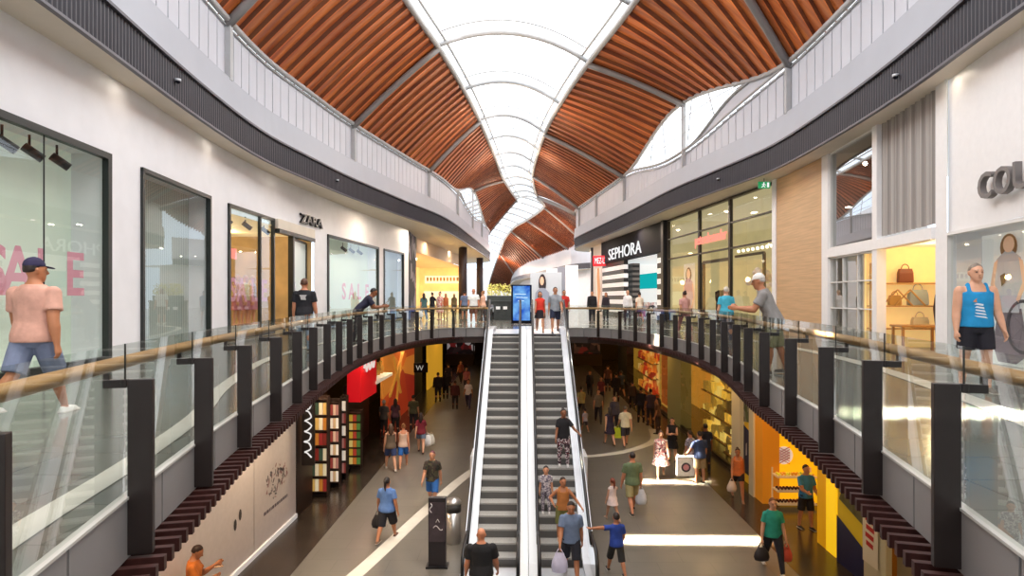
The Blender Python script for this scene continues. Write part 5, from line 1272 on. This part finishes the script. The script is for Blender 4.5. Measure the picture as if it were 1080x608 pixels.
    if bottom:
        kind, col = bottom[0], bottom[1]; m = col if not isinstance(col, str) else cloth(col)
        mb = MB()
        if kind in ('shorts', 'trousers'):
            torso(mb, .452, .565, .005)
            for h, k, a, g in Lg:
                if kind == 'shorts':
                    u = bottom[2] if len(bottom) > 2 else .85; e_ = h.lerp(k, u); mb.tube([h+(h-e_)*.12, h.lerp(e_, .5), e_], 0, 12, [(lt+.006)*H, (lt+.004)*H, (lt*.82+.012)*H])
                else: mb.capsule([h, h.lerp(k, .5), k, a+Vector((0, 0, .0))], [(lt+.007)*H, (lt*.83+.009)*H, .045*H, .03*H], 10)
            finish(mb, kind, m)
        elif kind == 'skirt':
            hem = bottom[2] if len(bottom) > 2 else .34; fl = bottom[3] if len(bottom) > 3 else .03
            rings = []
            sp_ = max(abs(lg[0]-lg[2])/40*.05, 0)
            for t in range(6):
                z = .6-(.6-hem)*t/5; q = t/5
                rx = (wx[1]+.012)*(1-q)+(wx[0]+fl+.012)*q if t > 1 else (wx[1] if t == 0 else wx[0]-.008)+.012
                rings.append([up(rx*b*math.cos(2*PI*j/N)*(1+.05*q*math.cos(6*2*PI*j/N)), (rx*.72+sp_*q)*b*math.sin(2*PI*j/N), z, 0 if z < .52 else None) for j in range(N)])
            mb.loft(rings); finish(mb, 'skirt', m)
    if shoes:
        for h, k, a, g in Lg:
            mb = MB(); mb.capsule([a+Vector((0, -.018*H, -.018*H)), a+Vector((0, .04*H, -.02*H)), a+Vector((0, .092*H, -.026*H))], [.022*H, .021*H, .016*H], 10)
            mb.box(tuple(a+Vector((0, .036*H, -.034*H))), (.044*H, .15*H, .012*H))
            so_ = finish(mb, 'shoe', mat('shoe_'+shoes, shoes, .6), vox*.8, 2)
            if H/max(4., pos[1]) > .1: MB().box(tuple(a+Vector((0, .036*H, -.0375*H))), (.05*H, .15*H, .008*H)).build('sole', mat('sole_rubber', '#cfc9c0', .7), so_, bevel=.004)
    M = Matrix.Translation(Vector(pos)) @ Matrix.Rotation(R(face), 4, 'Z')
    return {'root': root, 'lh': M @ (Ar[0][2]+Ar[0][3]*.055*H), 'rh': M @ (Ar[1][2]+Ar[1][3]*.055*H), 'M': M, 'up': up}
def bag(hand, w, h, m, label, kind='plastic', rz=0., group=None):
    """a carrier hanging from a hand (held, so a thing of its own)"""
    nm = {'plastic': 'plastic_bag', 'paper': 'shopping_bag', 'hand': 'handbag'}[kind]
    drop = .09 if kind != 'hand' else .12
    t = thing(nm, hand - Vector((0, 0, drop+h)), label, 'bag', group, rz)
    m = mat('bagmat_'+m, m, .5, noise=.08, nscale=10, bump=.5 if kind == 'plastic' else 0, bscale=9) if isinstance(m, str) else m
    if kind == 'paper':
        MB().loft([[(sx*w/2, sy*w*.17, z) for sx, sy in ((-1, -1), (1, -1), (1, 1), (-1, 1))] for z in (0, h)]).build('bag_body', m, t)
    else:
        N = 14; pr = ((0, .55, .25), (.05, .85, .42), (.3, 1, .5), (.6, .9, .4), (.85, .62, .2), (1, .5, .06))
        MB().loft([[(w/2*a*math.cos(2*PI*j/N), w/2*c*math.sin(2*PI*j/N), h*z) for j in range(N)] for z, a, c in pr]).build('bag_body', m, t, True)
    for s in (-1, 1):
        MB().tube([(-w*.2, s*.02, h-.01), (-w*.1, s*.012, h+drop*.75), (0, 0, h+drop+.01), (w*.1, s*.012, h+drop*.75), (w*.2, s*.02, h-.01)], .007, 6).build('bag_handle', m, t, True)
    return t
def stepz(y):
    return ramp(y)
FLORAL = spotmat('floral_cloth', ['#e9b9b4', '#b8606a', '#f0dcd0', '#5a4650', '#d98f8a', '#f3e6df'], 26, .85)
PINKPAT = spotmat('pink_pattern_cloth', ['#f0cfc6', '#e08f86', '#f6e6de', '#d8716c'], 22, .85)
GREYPAT = spotmat('grey_pattern_cloth', ['#b9aeb4', '#8a7f8c', '#d8cfd0', '#6a6272'], 30, .85)
CAMO = spotmat('muted_print_cloth', ['#2f2b22', '#4a4632', '#3a2c26', '#22241e'], 18, .85)
PATLEG = spotmat('patterned_leggings', ['#2a2428', '#c8b4b8', '#4a3a42', '#e0d4d6', '#7a3a44'], 30, .85)
LO = LOW
def fl(px, py): x, y = at(px, py, LO); return (x, y, LO)
def up_(px, py): x, y = at(px, py, 0); return (x, y, 0)
DEN = '#6f7f9c'

# --- upper walkway, left
person('man in navy cap, salmon pink T-shirt and denim shorts walking along the left walkway', up_(36, 440), 2, 1.76, 't', ('short', '#2a1e18'), ('tee', '#cf9d8b'), ('shorts', '#76809a', .95), '#ece9e4', legs=(-20, 26, 22, 4), arms=((14, 8, 12), (-12, 9, 14)), cap='#2c2748', bulk=1.14, yaw=-32)
person('man in black T-shirt with pale back print standing before the open shop door', up_(321, 371), 8, 1.76, 'r', ('short', '#5a3a28'), ('tee', '#1c1b21'), ('trousers', '#8fa3b8'), '#4a4038', pose='stand', bulk=1.1,
       accent=lambda root, u, H: MB().poly([tuple(u(a, -.079-.004*abs(a)*10, b)) for a, b in ((-.05, .77), (.05, .77), (.03, .74), (.04, .70), (-.03, .705), (-.035, .74))]).build('shirt_print', mat('print_pale', '#b9b4b4', .8), root))
person('man in dark navy shirt bending over the left handrail', up_(378, 361), -70, 1.74, 'd', ('short', '#1f1714'), ('tee', '#23243a'), ('trousers', '#2a2a34'), '#3a3432', lean=40, arms=((28, 5, 70), (34, 5, 62)), legs=(6, 2, -8, 4), pitch=10)
# --- cluster by the yellow shop
q = person('woman in pale jeans with a white carrier bag left in the far crowd', up_(447, 338.5), 20, 1.64, 'm', ('long', '#3a2a22'), ('tee', '#4a6a6e'), ('trousers', '#5f86b4'), '#e0dcd8', pose='walk', sex='f')
bag(q['lh'], .34, .36, '#eef2f6', 'white plastic bag held by the woman in pale jeans', 'plastic')
q = person('woman in black T-shirt holding a white bag outside the yellow shop', up_(456, 336), -30, 1.66, 'm', ('bun', '#4a2a20'), ('tee', '#1c1a22'), ('trousers', '#2e3a48'), '#2a2624', arms=((4, 8, 12), (30, 20, 50)), sex='f')
bag(q['rh'], .36, .4, '#f2f2f4', 'white carrier held by the woman in black T-shirt outside the yellow shop', 'paper')
person('woman in pink patterned dress among the far crowd', up_(464, 337.5), 150, 1.68, 'f', ('bun', '#3a2620'), ('tee', PINKPAT), ('skirt', PINKPAT, .26, .03), '#c9a08a', sex='f', bulk=1.1)
person('woman in rust top just right of the pink patterned dress', up_(470, 336), 170, 1.6, 't', ('long', '#6a3a24'), ('cap', '#b8643a'), ('trousers', '#c8a878'), '#8a6a4a', sex='f')
person('woman with long fair hair standing deep in the yellow shop', up_(479, 333.5), 10, 1.62, 'f', ('long', '#8a6a4a'), ('tee', '#7a6a4a'), ('trousers', '#6a5a3a'), '#4a4038', sex='f')
person('man in blue grey T-shirt facing the yellow shop', up_(490, 338), 10, 1.72, 'r', ('short', '#2a201c'), ('tee', '#6a7896'), ('shorts', '#6a5a40'), '#5a4a3a')
person('man in white T-shirt and brown shorts near the dark round column', up_(499.5, 341), 185, 1.78, 'r', ('short', '#a88a70'), ('tee', '#eef2f2'), ('shorts', '#7a4a3a', 1.0), '#e6e0da', bulk=1.15, face_on=True)
person('woman in peach top at the right end of the far crowd', up_(509.5, 340), 60, 1.68, 'f', ('bun', '#a8764a'), ('cap', '#e8b8a0'), ('trousers', '#5a4a44'), '#caa890', sex='f')
# --- upper walkway, right
person('woman in red top and black skirt stepping onto the down escalator', (lambda p: (p[0], p[1], .014))(up_(569.5, 351)), 180, 1.58, 'm', ('long', '#241a18'), ('cap', '#e8402e'), ('skirt', '#241c22', .36, .02), '#8a6a5a', pose='walk', sex='f', face_on=True)
person('man in grey T-shirt and navy shorts stepping onto the down escalator', (1.19, 22.6, .014), 180, 1.74, 'm', ('short', '#2f2420'), ('tee', '#9aa0a8'), ('shorts', '#252c44'), '#3a3638', pose='walk2', face_on=True)
person('person in bright red shirt just behind the escalator couple', up_(595, 344.5), 180, 1.66, 'm', ('short', '#3a2a22'), ('tee', '#d83a34'), ('trousers', '#3a3a40'), '#3a3432')
person('man in black jacket standing near the red blade sign', up_(624.5, 340), 170, 1.68, 'm', ('short', '#2a2220'), ('long', '#1e1c22'), ('trousers', '#24222a'), '#2a2624')
person('woman in dark top beside the striped shop wall', up_(639, 339), 150, 1.62, 'm', ('long', '#2a1e1a'), ('long', '#2e2630'), ('trousers', '#2a2830'), '#2a2624', sex='f')
person('woman in white blouse before the striped shop entrance', up_(662, 341.5), 180, 1.7, 'f', ('short', '#8a7460'), ('long', '#ecebf0'), ('trousers', '#4a3a44'), '#3a3432', sex='f', face_on=True)
q = person('woman in cream top walking into the striped shop', up_(674.5, 340.5), 0, 1.66, 'm', ('bun', '#2a1e1a'), ('tee', '#e8ddcf'), ('shorts', '#8a5a5a'), '#caa890', pose='walk', sex='f')
bag(q['rh'], .3, .34, '#d8708a', 'pink bag carried by the woman in cream top', 'paper')
person('woman in dusty pink top passing the sleepwear shop', up_(722, 351), 10, 1.6, 'm', ('bun', '#3a2018'), ('tee', '#d8a39a'), ('trousers', '#a86a6a'), '#caa890', pose='walk', sex='f', bulk=1.1)
person('grey-haired woman in turquoise top facing the sleepwear shop doorway', up_(766, 361), 5, 1.62, 'f', ('short', '#cfc6b8'), ('tee', '#4ab6d2'), ('trousers', '#5a5a6a'), '#8a8078', sex='f', bulk=1.2)
person('elderly man in white cap and grey polo shirt leaning on the right handrail', up_(816, 395), 66, 1.74, 't', ('short', '#b8b0a8'), ('tee', '#8f8b88'), ('shorts', '#8f8a66', 1.05), '#5a5048', lean=20, arms=((30, 6, 66), (34, 6, 60)), legs=(8, 4, -10, 6), cap='#e8e2da', pitch=4, face_on=True, bulk=1.08)
def shirt_print(root, u, H):
    mb = MB()
    for k in range(5): mb.poly([tuple(u(a, .085+.002, .57+.024*k+b)) for a, b in ((-.045+.008*k, 0), (.03+.005*k, .012), (.05-.006*k, .022), (-.03+.004*k, .014))])
    mb.build('white_print', mat('tank_print', '#dfe8ee', .7), root)
    MB().poly([tuple(u(a, .083, b)) for a, b in ((-.02, .71), (.03, .725), (.055, .70), (.02, .69))]).build('orange_print', mat('tank_print_o', '#d88a5a', .7), root)
person('man in bright blue tank top and black shorts standing at the right display window', up_(1029, 413), 168, 1.76, 'f', ('short', '#85776a'), ('tank', '#1f8fc8', .50), ('shorts', '#1e1c26', .8), '#8a8078', legs=(6, 3, -5, 4), arms=((6, 10, 14), (4, 9, 12)), bulk=1.1, face_on=True, accent=shirt_print)
# --- right escalator
def onramp(px, py):
    k = (py-HOR)/F; d = (EYE - (-ETOP*SLOPE)) / (k + SLOPE) if False else (EYE + ETOP*SLOPE)/(k + SLOPE)
    x, y = atd(px, d); return x, y, d
def onstep(px, py):
    x, y, d = onramp(px, py); k = int(max(0, math.floor((ETOP-y)/(.2/SLOPE)))); z = -.2*k-.1
    return (x, ETOP-(k+.5)*.2/SLOPE, max(z, LOW+.03)+.014)
person('woman in black riding down the right escalator, hand on the outer rail', onstep(594, 489), 180, 1.56, 'd', ('bun', '#1e1614'), ('tee', '#1c1a1e'), ('trousers', PATLEG), '#e0dcda', arms=((20, 34, 48), (10, 10, 20)), sex='f', yaw=10, face_on=True)
person('small child in pale patterned clothes riding down the right escalator', onstep(576, 547), 180, 1.14, 'm', ('short', '#2a1e1a'), ('tee', GREYPAT), ('trousers', GREYPAT), '#ece6e2', hs=1.25, face_on=True)
person('woman in orange and olive top, hand on hip, on the right escalator', onstep(594, 575), 180, 1.5, 't', ('pony', '#3a241c'), ('tank', '#b8743a'), ('shorts', '#7a7a44', 1.05), '#caa890', arms=((6, 40, 30), (-18, 42, 78, 60)), sex='f', yaw=15, face_on=True)
q = person('man in slate blue T-shirt and black shorts holding a plastic bag at the escalator foot', (1.05, 13.42, LOW+.04), 178, 1.76, 't', ('short', '#2a1e1a'), ('tee', '#6f7f9a'), ('shorts', '#24232c', 1.0), '#3a3638', pose='walk', bulk=1.04, pitch=14, face_on=True)
bag(q['rh'], .36, .42, '#d8d0e4', 'lilac white plastic bag hanging from the hand of the man in slate blue T-shirt', 'plastic')
person('bald man in black T-shirt at the foot of the left escalator', (-.8, 11.72, LOW+.006), 4, 1.76, 'r', ('bald', '#4a3a30'), ('tee', '#19181b'), ('trousers', '#26262c'), '#2a2826', arms=((8, 9, 12), (14, 11, 16)), bulk=1.22)
# --- lower floor, right
q = person('man in olive green T-shirt and khaki shorts seen from behind beside a little girl', fl(667, 541), 8, 1.8, 'r', ('short', '#2a201c'), ('tee', '#6a7a58'), ('shorts', '#a79a6a', .95), '#2f2b2a', pose='walk2', bulk=1.1, arms=((6, 10, 10), (4, 9, 12)))
bag(q['rh'], .34, .44, '#dfe3ec', 'white plastic bag in the right hand of the man in olive green T-shirt', 'plastic')
person('little girl in pale pink dress holding hands with the man in olive green', fl(646, 549), 20, 1.18, 'f', ('pony', '#7a3a24'), ('cap', '#f0d8cf'), ('skirt', '#f0d8cf', .40, .03), '#caa890', pose='walk', sex='f', hs=1.2, arms=((6, 10, 10), (62, 34, 20)))
person('boy in royal blue T-shirt with his left arm stretched out', fl(650, 606), 12, 1.4, 't', ('short', '#2a1c16'), ('tee', '#2f4aa0'), ('shorts', '#2f2d2a', 1.15), '#3a3230', pose='walk', hs=1.12, arms=((25, 92, 8), (6, 12, 40)))
person('woman in floral knee-length dress walking on the lower floor', fl(697, 504), 172, 1.66, 'f', ('bun', '#4a2c20'), ('cap', FLORAL), ('skirt', FLORAL, .30, .045), '#d8b49c', pose='walk2', sex='f', bulk=1.14, face_on=True)
person('woman in black dress with folded arms behind the floral dress', fl(709, 487), 160, 1.66, 'f', ('long', '#241a18'), ('cap', '#1c181c'), ('skirt', '#1c181c', .30, .03), '#2a2624', sex='f', arms=((22, 8, 85, 35), (22, 8, 80, 35)), face_on=True)
q = person('man in navy T-shirt and khaki shorts at the lower shop window', fl(738, 510), 15, 1.74, 'm', ('short', '#2a201c'), ('tee', '#34456e'), ('shorts', '#a89472', .95), '#4a4038', arms=((22, 14, 25), (6, 8, 12)), bulk=1.1)
bw = bag(q['lh'] + Vector((0, 0, .06)), .58, .66, '#f0ece4', 'large white carrier bag with a dark round mark held by the man in navy T-shirt', 'paper')
MB().poly([(.16*math.cos(t_), -.102, .3+.16*math.sin(t_)) for t_ in [2*PI*k/24 for k in range(24)]]).build('round_mark', mat('mark_dark', '#3a3038', .7), bw)
MB().poly([(.1*math.cos(t_), -.104, .3+.1*math.sin(t_)) for t_ in [2*PI*k/24 for k in range(24)]]).build('mark_centre', mat('mark_pink', '#c98a90', .7), bw)
person('person in grey striped top beside the man in navy T-shirt', fl(728, 503), 30, 1.6, 'm', ('short', '#3a2a22'), ('tee', GREYPAT), ('trousers', '#4a3a38'), '#5a4a42', sex='f')
person('man in dark blue shirt close to the gold lit shop window', fl(744, 498), 0, 1.72, 'd', ('short', '#1f1714'), ('tee', '#26283c'), ('trousers', '#2a2630'), '#2a2624')
q = person('woman in orange tank top and black shorts walking out from the yellow hoarding', fl(778, 527), 168, 1.62, 't', ('bun', '#3a241a'), ('tank', '#d87a44'), ('shorts', '#241c20', .6), '#a87a5a', pose='walk', sex='f', face_on=True)
bag(q['rh'], .3, .32, '#e0cfc4', 'pale bag swinging from the hand of the woman in orange tank top', 'plastic')
q = person('woman in teal green T-shirt and black trousers carrying bags', fl(815, 602), 176, 1.7, 'f', ('pony', '#7a5034'), ('tee', '#2fa08c'), ('trousers', '#23222a'), '#d8cfc4', pose='walk', sex='f', face_on=True, bulk=1.08, arms=((6, 10, 12), (4, 12, 12)))
bag(q['rh'], .36, .3, '#2a2426', 'black handbag in the hand of the woman in teal green T-shirt', 'hand')
bag(q['lh'], .26, .32, '#d8563f', 'red and white bag in the other hand of the woman in teal green T-shirt', 'plastic')
person('man in blue T-shirt and black shorts standing at the food stall', fl(850, 558), -170, 1.72, 'm', ('short', '#2a201c'), ('tee', '#3f8ac0'), ('shorts', '#1f1f28', .95), '#2a2a34', arms=((10, 10, 30), (30, 8, 60)), legs=(6, 3, -6, 3))
person('woman in dark purple dress walking away past the escalator', fl(643, 470), 8, 1.66, 'f', ('long', '#2a1c1a'), ('cap', '#2e2030'), ('skirt', '#2e2030', .33, .03), '#4a3832', pose='walk', sex='f')
q = person('man in cream T-shirt and dark shorts carrying a yellow bag', fl(659.5, 471), 4, 1.76, 'm', ('short', '#6a5a48'), ('tee', '#e6d6b0'), ('shorts', '#332a30', 1.0), '#4a3c34', pose='walk2')
bag(q['lh'], .3, .42, '#d8dc2a', 'bright yellow green bag held by the man in cream T-shirt', 'paper')
person('small child in pale shirt near the right escalator side', fl(617, 456), 20, 1.1, 'm', ('short', '#2a1c18'), ('tee', '#a89aa4'), ('shorts', '#4a3c40'), '#c8b8b0', pose='walk', hs=1.2)
person('man in yellowish shirt close to the right escalator side', fl(613, 441), 10, 1.66, 'm', ('short', '#3a2a20'), ('tee', '#b8a468'), ('trousers', '#3a3230'), '#2a2624', pose='walk')
person('woman in grey cardigan between the dark dress and the cream T-shirt', fl(648, 456), 180, 1.68, 'f', ('long', '#3a2620'), ('long', '#4a4450'), ('trousers', '#2a262c'), '#2a2624', sex='f')
person('man in dark jacket at the orange lit shop corner', fl(676, 446), 0, 1.74, 'm', ('short', '#1f1816'), ('long', '#221c24'), ('trousers', '#241f26'), '#1f1b1a')
person('man in plum shirt before the arched orange panel', fl(686, 449), 15, 1.78, 'd', ('short', '#1a1412'), ('tee', '#3a2a40'), ('trousers', '#2a222a'), '#1f1b1a', bulk=1.1)
person('woman in brown top pausing by the red banner', fl(694, 458), 60, 1.64, 't', ('long', '#2a1a14'), ('tee', '#5a3a2e'), ('trousers', '#3a2824'), '#2a1f1b', sex='f')
person('woman in maroon top at the far right lower concourse', fl(634, 428), 170, 1.66, 'm', ('long', '#2a1c18'), ('tee', '#6a2a32'), ('trousers', '#2a2428'), '#2a2220', sex='f')
person('man in black hoodie at the far right lower concourse', fl(650, 424), 0, 1.74, 'm', ('short', '#1f1816'), ('long', '#1f1c20'), ('trousers', '#26222a'), '#1f1b1a')
# --- lower floor, left
q = person('woman in denim blue top and black leggings seen from behind with a dark handbag', fl(408, 570), -8, 1.66, 't', ('pony', '#241a16'), ('tee', '#5f82bc', .47), ('shorts', '#1f1d22', 1.1), '#7a5a48', pose='walk2', sex='f', bulk=1.16, arms=((10, 14, 14), (-6, 14, 14)))
bag(q['lh'], .36, .34, '#1f1b1f', 'black handbag in the left hand of the woman in denim blue top', 'hand')
bag(q['lh'] + Vector((.1, .06, -.04)), .24, .34, '#e6e2e0', 'small white bag just behind the black handbag', 'plastic')
person('man in dark printed T-shirt and blue shorts walking toward the camera', fl(456, 536), 176, 1.74, 'm', ('short', '#6a3a44'), ('tee', CAMO), ('shorts', '#2a62a8', .9), '#3a3432', pose='walk', face_on=True)
person('woman in brown top and navy shorts walking close beside a friend', fl(412, 496), 20, 1.72, 'f', ('long', '#5a4030'), ('tank', '#6a5a4a'), ('shorts', '#33426e', .8), '#d8d0c8', pose='walk', sex='f', arms=((4, 8, 12), (18, 6, 50)))
person('woman in white top and blue shorts walking close beside a friend', fl(425.5, 493), 10, 1.64, 'r', ('bun', '#8a5a34'), ('tank', '#d8b8a4'), ('shorts', '#2f6ab8', .9), '#c89a7a', pose='walk2', sex='f')
q = person('woman in dark red top and denim shorts carrying white bags on the lower floor', fl(444, 478), 4, 1.66, 'f', ('long', '#2a1814'), ('tee', '#7a1f2c'), ('shorts', '#6a7a92', .6), '#4a2a2a', pose='walk', sex='f')
bag(q['rh'], .4, .46, '#ece8e4', 'white carrier bag hanging beside the woman in dark red top', 'plastic')
bag(q['rh'] + Vector((.16, .05, 0)), .34, .42, '#d0cabf', 'greyish carrier bag outermost beside the woman in dark red top', 'plastic')
q = person('woman in white T-shirt near the far left of the escalator', fl(494, 431), 175, 1.68, 't', ('bun', '#2a1a16'), ('tee', '#e8e4e6'), ('trousers', '#3a3450'), '#2a2624', pose='walk', sex='f')
person('man in black standing mid-distance on the lower left floor', fl(462, 424), 20, 1.76, 'm', ('short', '#1f1816'), ('long', '#1a181e'), ('trousers', '#1f1d24'), '#1f1b1a', bulk=1.1)
person('woman in black holding a pale bag behind the man in black', fl(470, 421), 0, 1.66, 'm', ('long', '#1f1614'), ('long', '#242028'), ('trousers', '#1f1d24'), '#1f1b1a', sex='f')
person('person in dark red jacket farther along the lower left floor', fl(480, 432), 0, 1.6, 'd', ('short', '#1f1816'), ('long', '#4a1f1f'), ('trousers', '#1f1a1c'), '#1f1b1a')
person('person in pink shirt at the far end of the lower left floor', fl(492, 414), 175, 1.66, 'm', ('short', '#2a1e1a'), ('tee', '#b86a6a'), ('trousers', '#3a2f30'), '#2a2220')
person('man in grey shirt with white hair before the orange wall', fl(405, 462), -20, 1.68, 'm', ('short', '#c8beb0'), ('tee', '#5a5450'), ('trousers', '#2f2a2a'), '#2a2624')
person('woman in plum top before the orange wall', fl(417, 459), 10, 1.64, 'm', ('long', '#2a1a16'), ('tee', '#5a3a4a'), ('trousers', '#2a262a'), '#2a2624', sex='f')
person('person in olive top between the orange wall and the black fascia', fl(436, 455), 0, 1.68, 'm', ('short', '#241a16'), ('tee', '#4a4a34'), ('trousers', '#26242a'), '#2a2624')

# more of the crowd deep on the lower level
for px, py, f_, H_, sx_, h_, tp, bt, lab in (
    (622, 418, 170, 1.66, 'f', ('long', '#2a1c18'), ('long', '#2a2228'), ('trousers', '#241f26'), 'woman in charcoal top at the dim far right of the lower floor, nearest the escalator'),
    (641, 413, 0, 1.74, 'm', ('short', '#1f1816'), ('tee', '#5a3a34'), ('trousers', '#26222a'), 'man in russet T-shirt walking off at the dim far right of the lower floor'),
    (655, 419, 10, 1.7, 'm', ('short', '#2a1f1a'), ('tee', '#2f3a4a'), ('shorts', '#2a262a'), 'man in slate T-shirt before the dark far pier on the lower floor'),
    (667, 432, -10, 1.62, 'f', ('bun', '#2a1a14'), ('long', '#3a2a22'), ('trousers', '#1f1b1e'), 'woman in dark brown cardigan beside the far orange lit shelves'),
    (631, 446, 175, 1.7, 'm', ('short', '#1f1816'), ('tee', '#7a6a5a'), ('trousers', '#2c282c'), 'man in taupe T-shirt walking toward the camera behind the small child'),
    (473, 409, 10, 1.72, 'm', ('short', '#1f1816'), ('tee', '#3a3040'), ('trousers', '#241f26'), 'man in dark violet T-shirt at the dim far left of the lower floor'),
    (486, 404, 170, 1.66, 'f', ('long', '#2a1a16'), ('tee', '#8a4a42'), ('trousers', '#2a2428'), 'woman in brick red T-shirt at the dim far left of the lower floor')):
    person(lab, fl(px, py), f_, H_, 'm', h_, tp, bt, '#2a2422', pose='walk' if f_ % 20 else 'stand', sex=sx_)
# man at the bottom left
x, y = atd(204, 11.1)
q = person('man in orange shirt looking down at a phone beside the white hoarding', (x, y, LOW), -70, 1.7, 't', ('short', '#2a1712'), ('tee', '#c8702a'), ('trousers', '#4a3f3a'), '#2a2624', pose='phone', pitch=28, bulk=1.05)
hp_ = (q['lh']+q['rh'])/2
tag(MB().box(tuple(hp_+Vector((0, 0, .03))), (.075, .15, .01), R(-70)).build('phone', mat('phone_tan', '#b08a6a', .4), bevel=.003), 'phone held by the man in the orange shirt', 'phone')
# shop mannequins behind the glass
for k, (px, lab, cm) in enumerate(((250, 'mannequin in pale pink top nearest the white wall pier', '#c98a9c'), (258.5, 'mannequin in cream top and pink skirt at the middle of the shop window', '#d8c8a8'), (266, 'mannequin in grey pink dress nearest the shop door', '#b8a0a8'))):
    p0 = Q3(uray(px, Q3, .9), 0, .9); ang = math.degrees(math.atan2(-n3.y, -n3.x))-90
    person(lab, (p0.x, p0.y, .35), ang, 1.75, 'f', ('short', '#caa88a'), ('cap', cm), ('skirt', '#c9808c', .3, .03), None, sex='f', name='mannequin')
    t = tag(MB().box((p0.x, p0.y, .18), (.55, .55, .34)).build('plinth', M_white), 'white plinth under the ' + lab.split(' in ')[0] + ' ' + ('nearest the white wall pier', 'at the middle of the window', 'nearest the shop door')[k], 'plinth')
# ============================================================ light, sky, camera
w = bpy.data.worlds.new('sky'); bpy.context.scene.world = w; w.use_nodes = True; nt = w.node_tree
bg = nt.nodes['Background']; tc = nt.nodes.new('ShaderNodeTexCoord'); sx = nt.nodes.new('ShaderNodeSeparateXYZ'); r = nt.nodes.new('ShaderNodeValToRGB')
r.color_ramp.elements[0].position = .02; r.color_ramp.elements[0].color = lin('#c9dcf0'); r.color_ramp.elements[1].position = .45; r.color_ramp.elements[1].color = (1, 1, 1, 1)
nt.links.new(tc.outputs['Generated'], sx.inputs[0]); nt.links.new(sx.outputs['Z'], r.inputs[0]); nt.links.new(r.outputs[0], bg.inputs[0])
bg.inputs[1].default_value = 2.8
def light(name, kind, loc, power, col='#ffffff', size=.2, rot=(0, 0, 0), sy=None, spread=None):
    l = bpy.data.lights.new(name, kind); l.energy = power; l.color = lin(col)[:3]
    if kind == 'AREA':
        l.size = size
        if sy: l.shape = 'RECTANGLE'; l.size_y = sy
        else: l.shape = 'DISK'
        if spread: l.spread = R(spread)
    else: l.shadow_soft_size = size
    o = bpy.data.objects.new(name, l); C.objects.link(o); o.location = loc; o.rotation_euler = rot; return o
# recessed downlights in the ring soffit
for path in (RL, RR):
    for yy in (3, 7.5, 12, 16.5, 21, 26, 31, 36, 42, 48):
        s = path.find_y(yy); q = path.off(s, .25, SOF-.02)
        light('downlight_fill', 'AREA', q, 3, '#fff0dc', .2)
for x in (-9, -7, 7, 9):
    for yy in (30, 38, 46, 56, 66): light('downlight_fill', 'AREA', (x*.75, yy, SOF-.03) , 90, '#ffe9cf', .25)
for yy in (78, 95, 115): light('downlight_fill', 'AREA', (3-.05*yy, yy, SOF+2), 900, '#fff4e6', .6)  # far fill lamps, hanging free above soffit level
# fill lamps added under the lower soffit to brighten the lower level
for x, col, p_ in ((-5.6, '#ffdcb0', 26), (6.6, '#ffcf8a', 34)):
    for yy in (6, 10, 14, 18, 22, 27, 32, 38, 45): light('downlight_fill', 'AREA', (x, yy, -.63), p_*(3.4 if x < 0 and yy < 19 else 1.25), col, .16)
for x in (-2.5, 2.5):
    for yy in (29, 35, 42, 50): light('downlight_fill', 'AREA', (x, yy, -.63), 9, '#ffd8b0', .16)
for u, o in ((.12, 2.5), (.4, 2.5), (.75, 2.5)):
    q = QE(wE*u, WT-.5, o); light('shop_lamp', 'POINT', q, 40, '#ffe6b8', .15)
for u in (.15, .4, .65, .9):
    q = QY(w2*u, 3.0, 2.0); light('shop_lamp', 'POINT', q, 160, '#ffcf7a', .2)
for u in (.3, .7):
    q = QD(UE*u, 2.35, 1.2); light('shop_lamp', 'POINT', q, 22, '#ffe6b0', .15)
# shafts of sun through the skylight
light('sun_shaft', 'AREA', (-2.75, 15.7, 11.2), 340, '#fff0d2', 3.6, (0, R(-24), 0), .3, 2)
light('sun_shaft', 'AREA', (-1.9, 20.7, 11.2), 220, '#fff0d2', 3.2, (0, R(-24), 0), .35, 2)
light('sun_shaft', 'AREA', (.2, 6.9, 11.2), 240, '#fff3dd', 3.0, (0, R(-24), 0), .5, 2.5)
sun = bpy.data.lights.new('sun', 'SUN'); sun.energy = 1.2; sun.angle = R(8); sun.color = lin('#fff2df')[:3]
so = bpy.data.objects.new('sun', sun); C.objects.link(so); so.rotation_euler = (R(12), R(16), 0)
# added area fills standing in for daylight under the skylight
light('skylight_fill', 'AREA', (0, 14, 12.4), 760, '#f4f8ff', 8, (0, 0, 0), 24)
light('skylight_fill', 'AREA', (0, 42, 12.4), 430, '#f4f8ff', 3.6, (0, 0, 0), 26)

# point fills added only to warm and brighten the timber roofs
for yy, p_ in ((14, 220), (24, 260), (34, 260), (44, 260), (54, 240)): light('canopy_fill', 'POINT', (0, yy, 10.4), p_, '#ffe3c4', .12)
for x_, yy, p_ in ((3.6, 72, 700), (2.4, 86, 900), (-.5, 104, 1100), (-4.5, 135, 1600)): light('canopy_fill', 'POINT', (x_, yy, 7.6), p_, '#ffdcc0', .1)

cam = bpy.data.cameras.new('camera'); co = bpy.data.objects.new('camera', cam); C.objects.link(co)
co.location = (0, 0, EYE); co.rotation_euler = (R(90), 0, YAW); cam.sensor_width = 36; cam.lens = F/1080*36; cam.shift_y = 11/1080; cam.clip_end = 400; cam.clip_start = .05
bpy.context.scene.camera = co
sc = bpy.context.scene
sc.view_settings.view_transform = 'Standard'; sc.view_settings.look = 'None'; sc.view_settings.exposure = 0.0
cy = sc.cycles; cy.max_bounces = 8; cy.diffuse_bounces = 4; cy.glossy_bounces = 3; cy.transmission_bounces = 4; cy.transparent_max_bounces = 16
cy.sample_clamp_indirect = 6; cy.caustics_reflective = False; cy.caustics_refractive = False
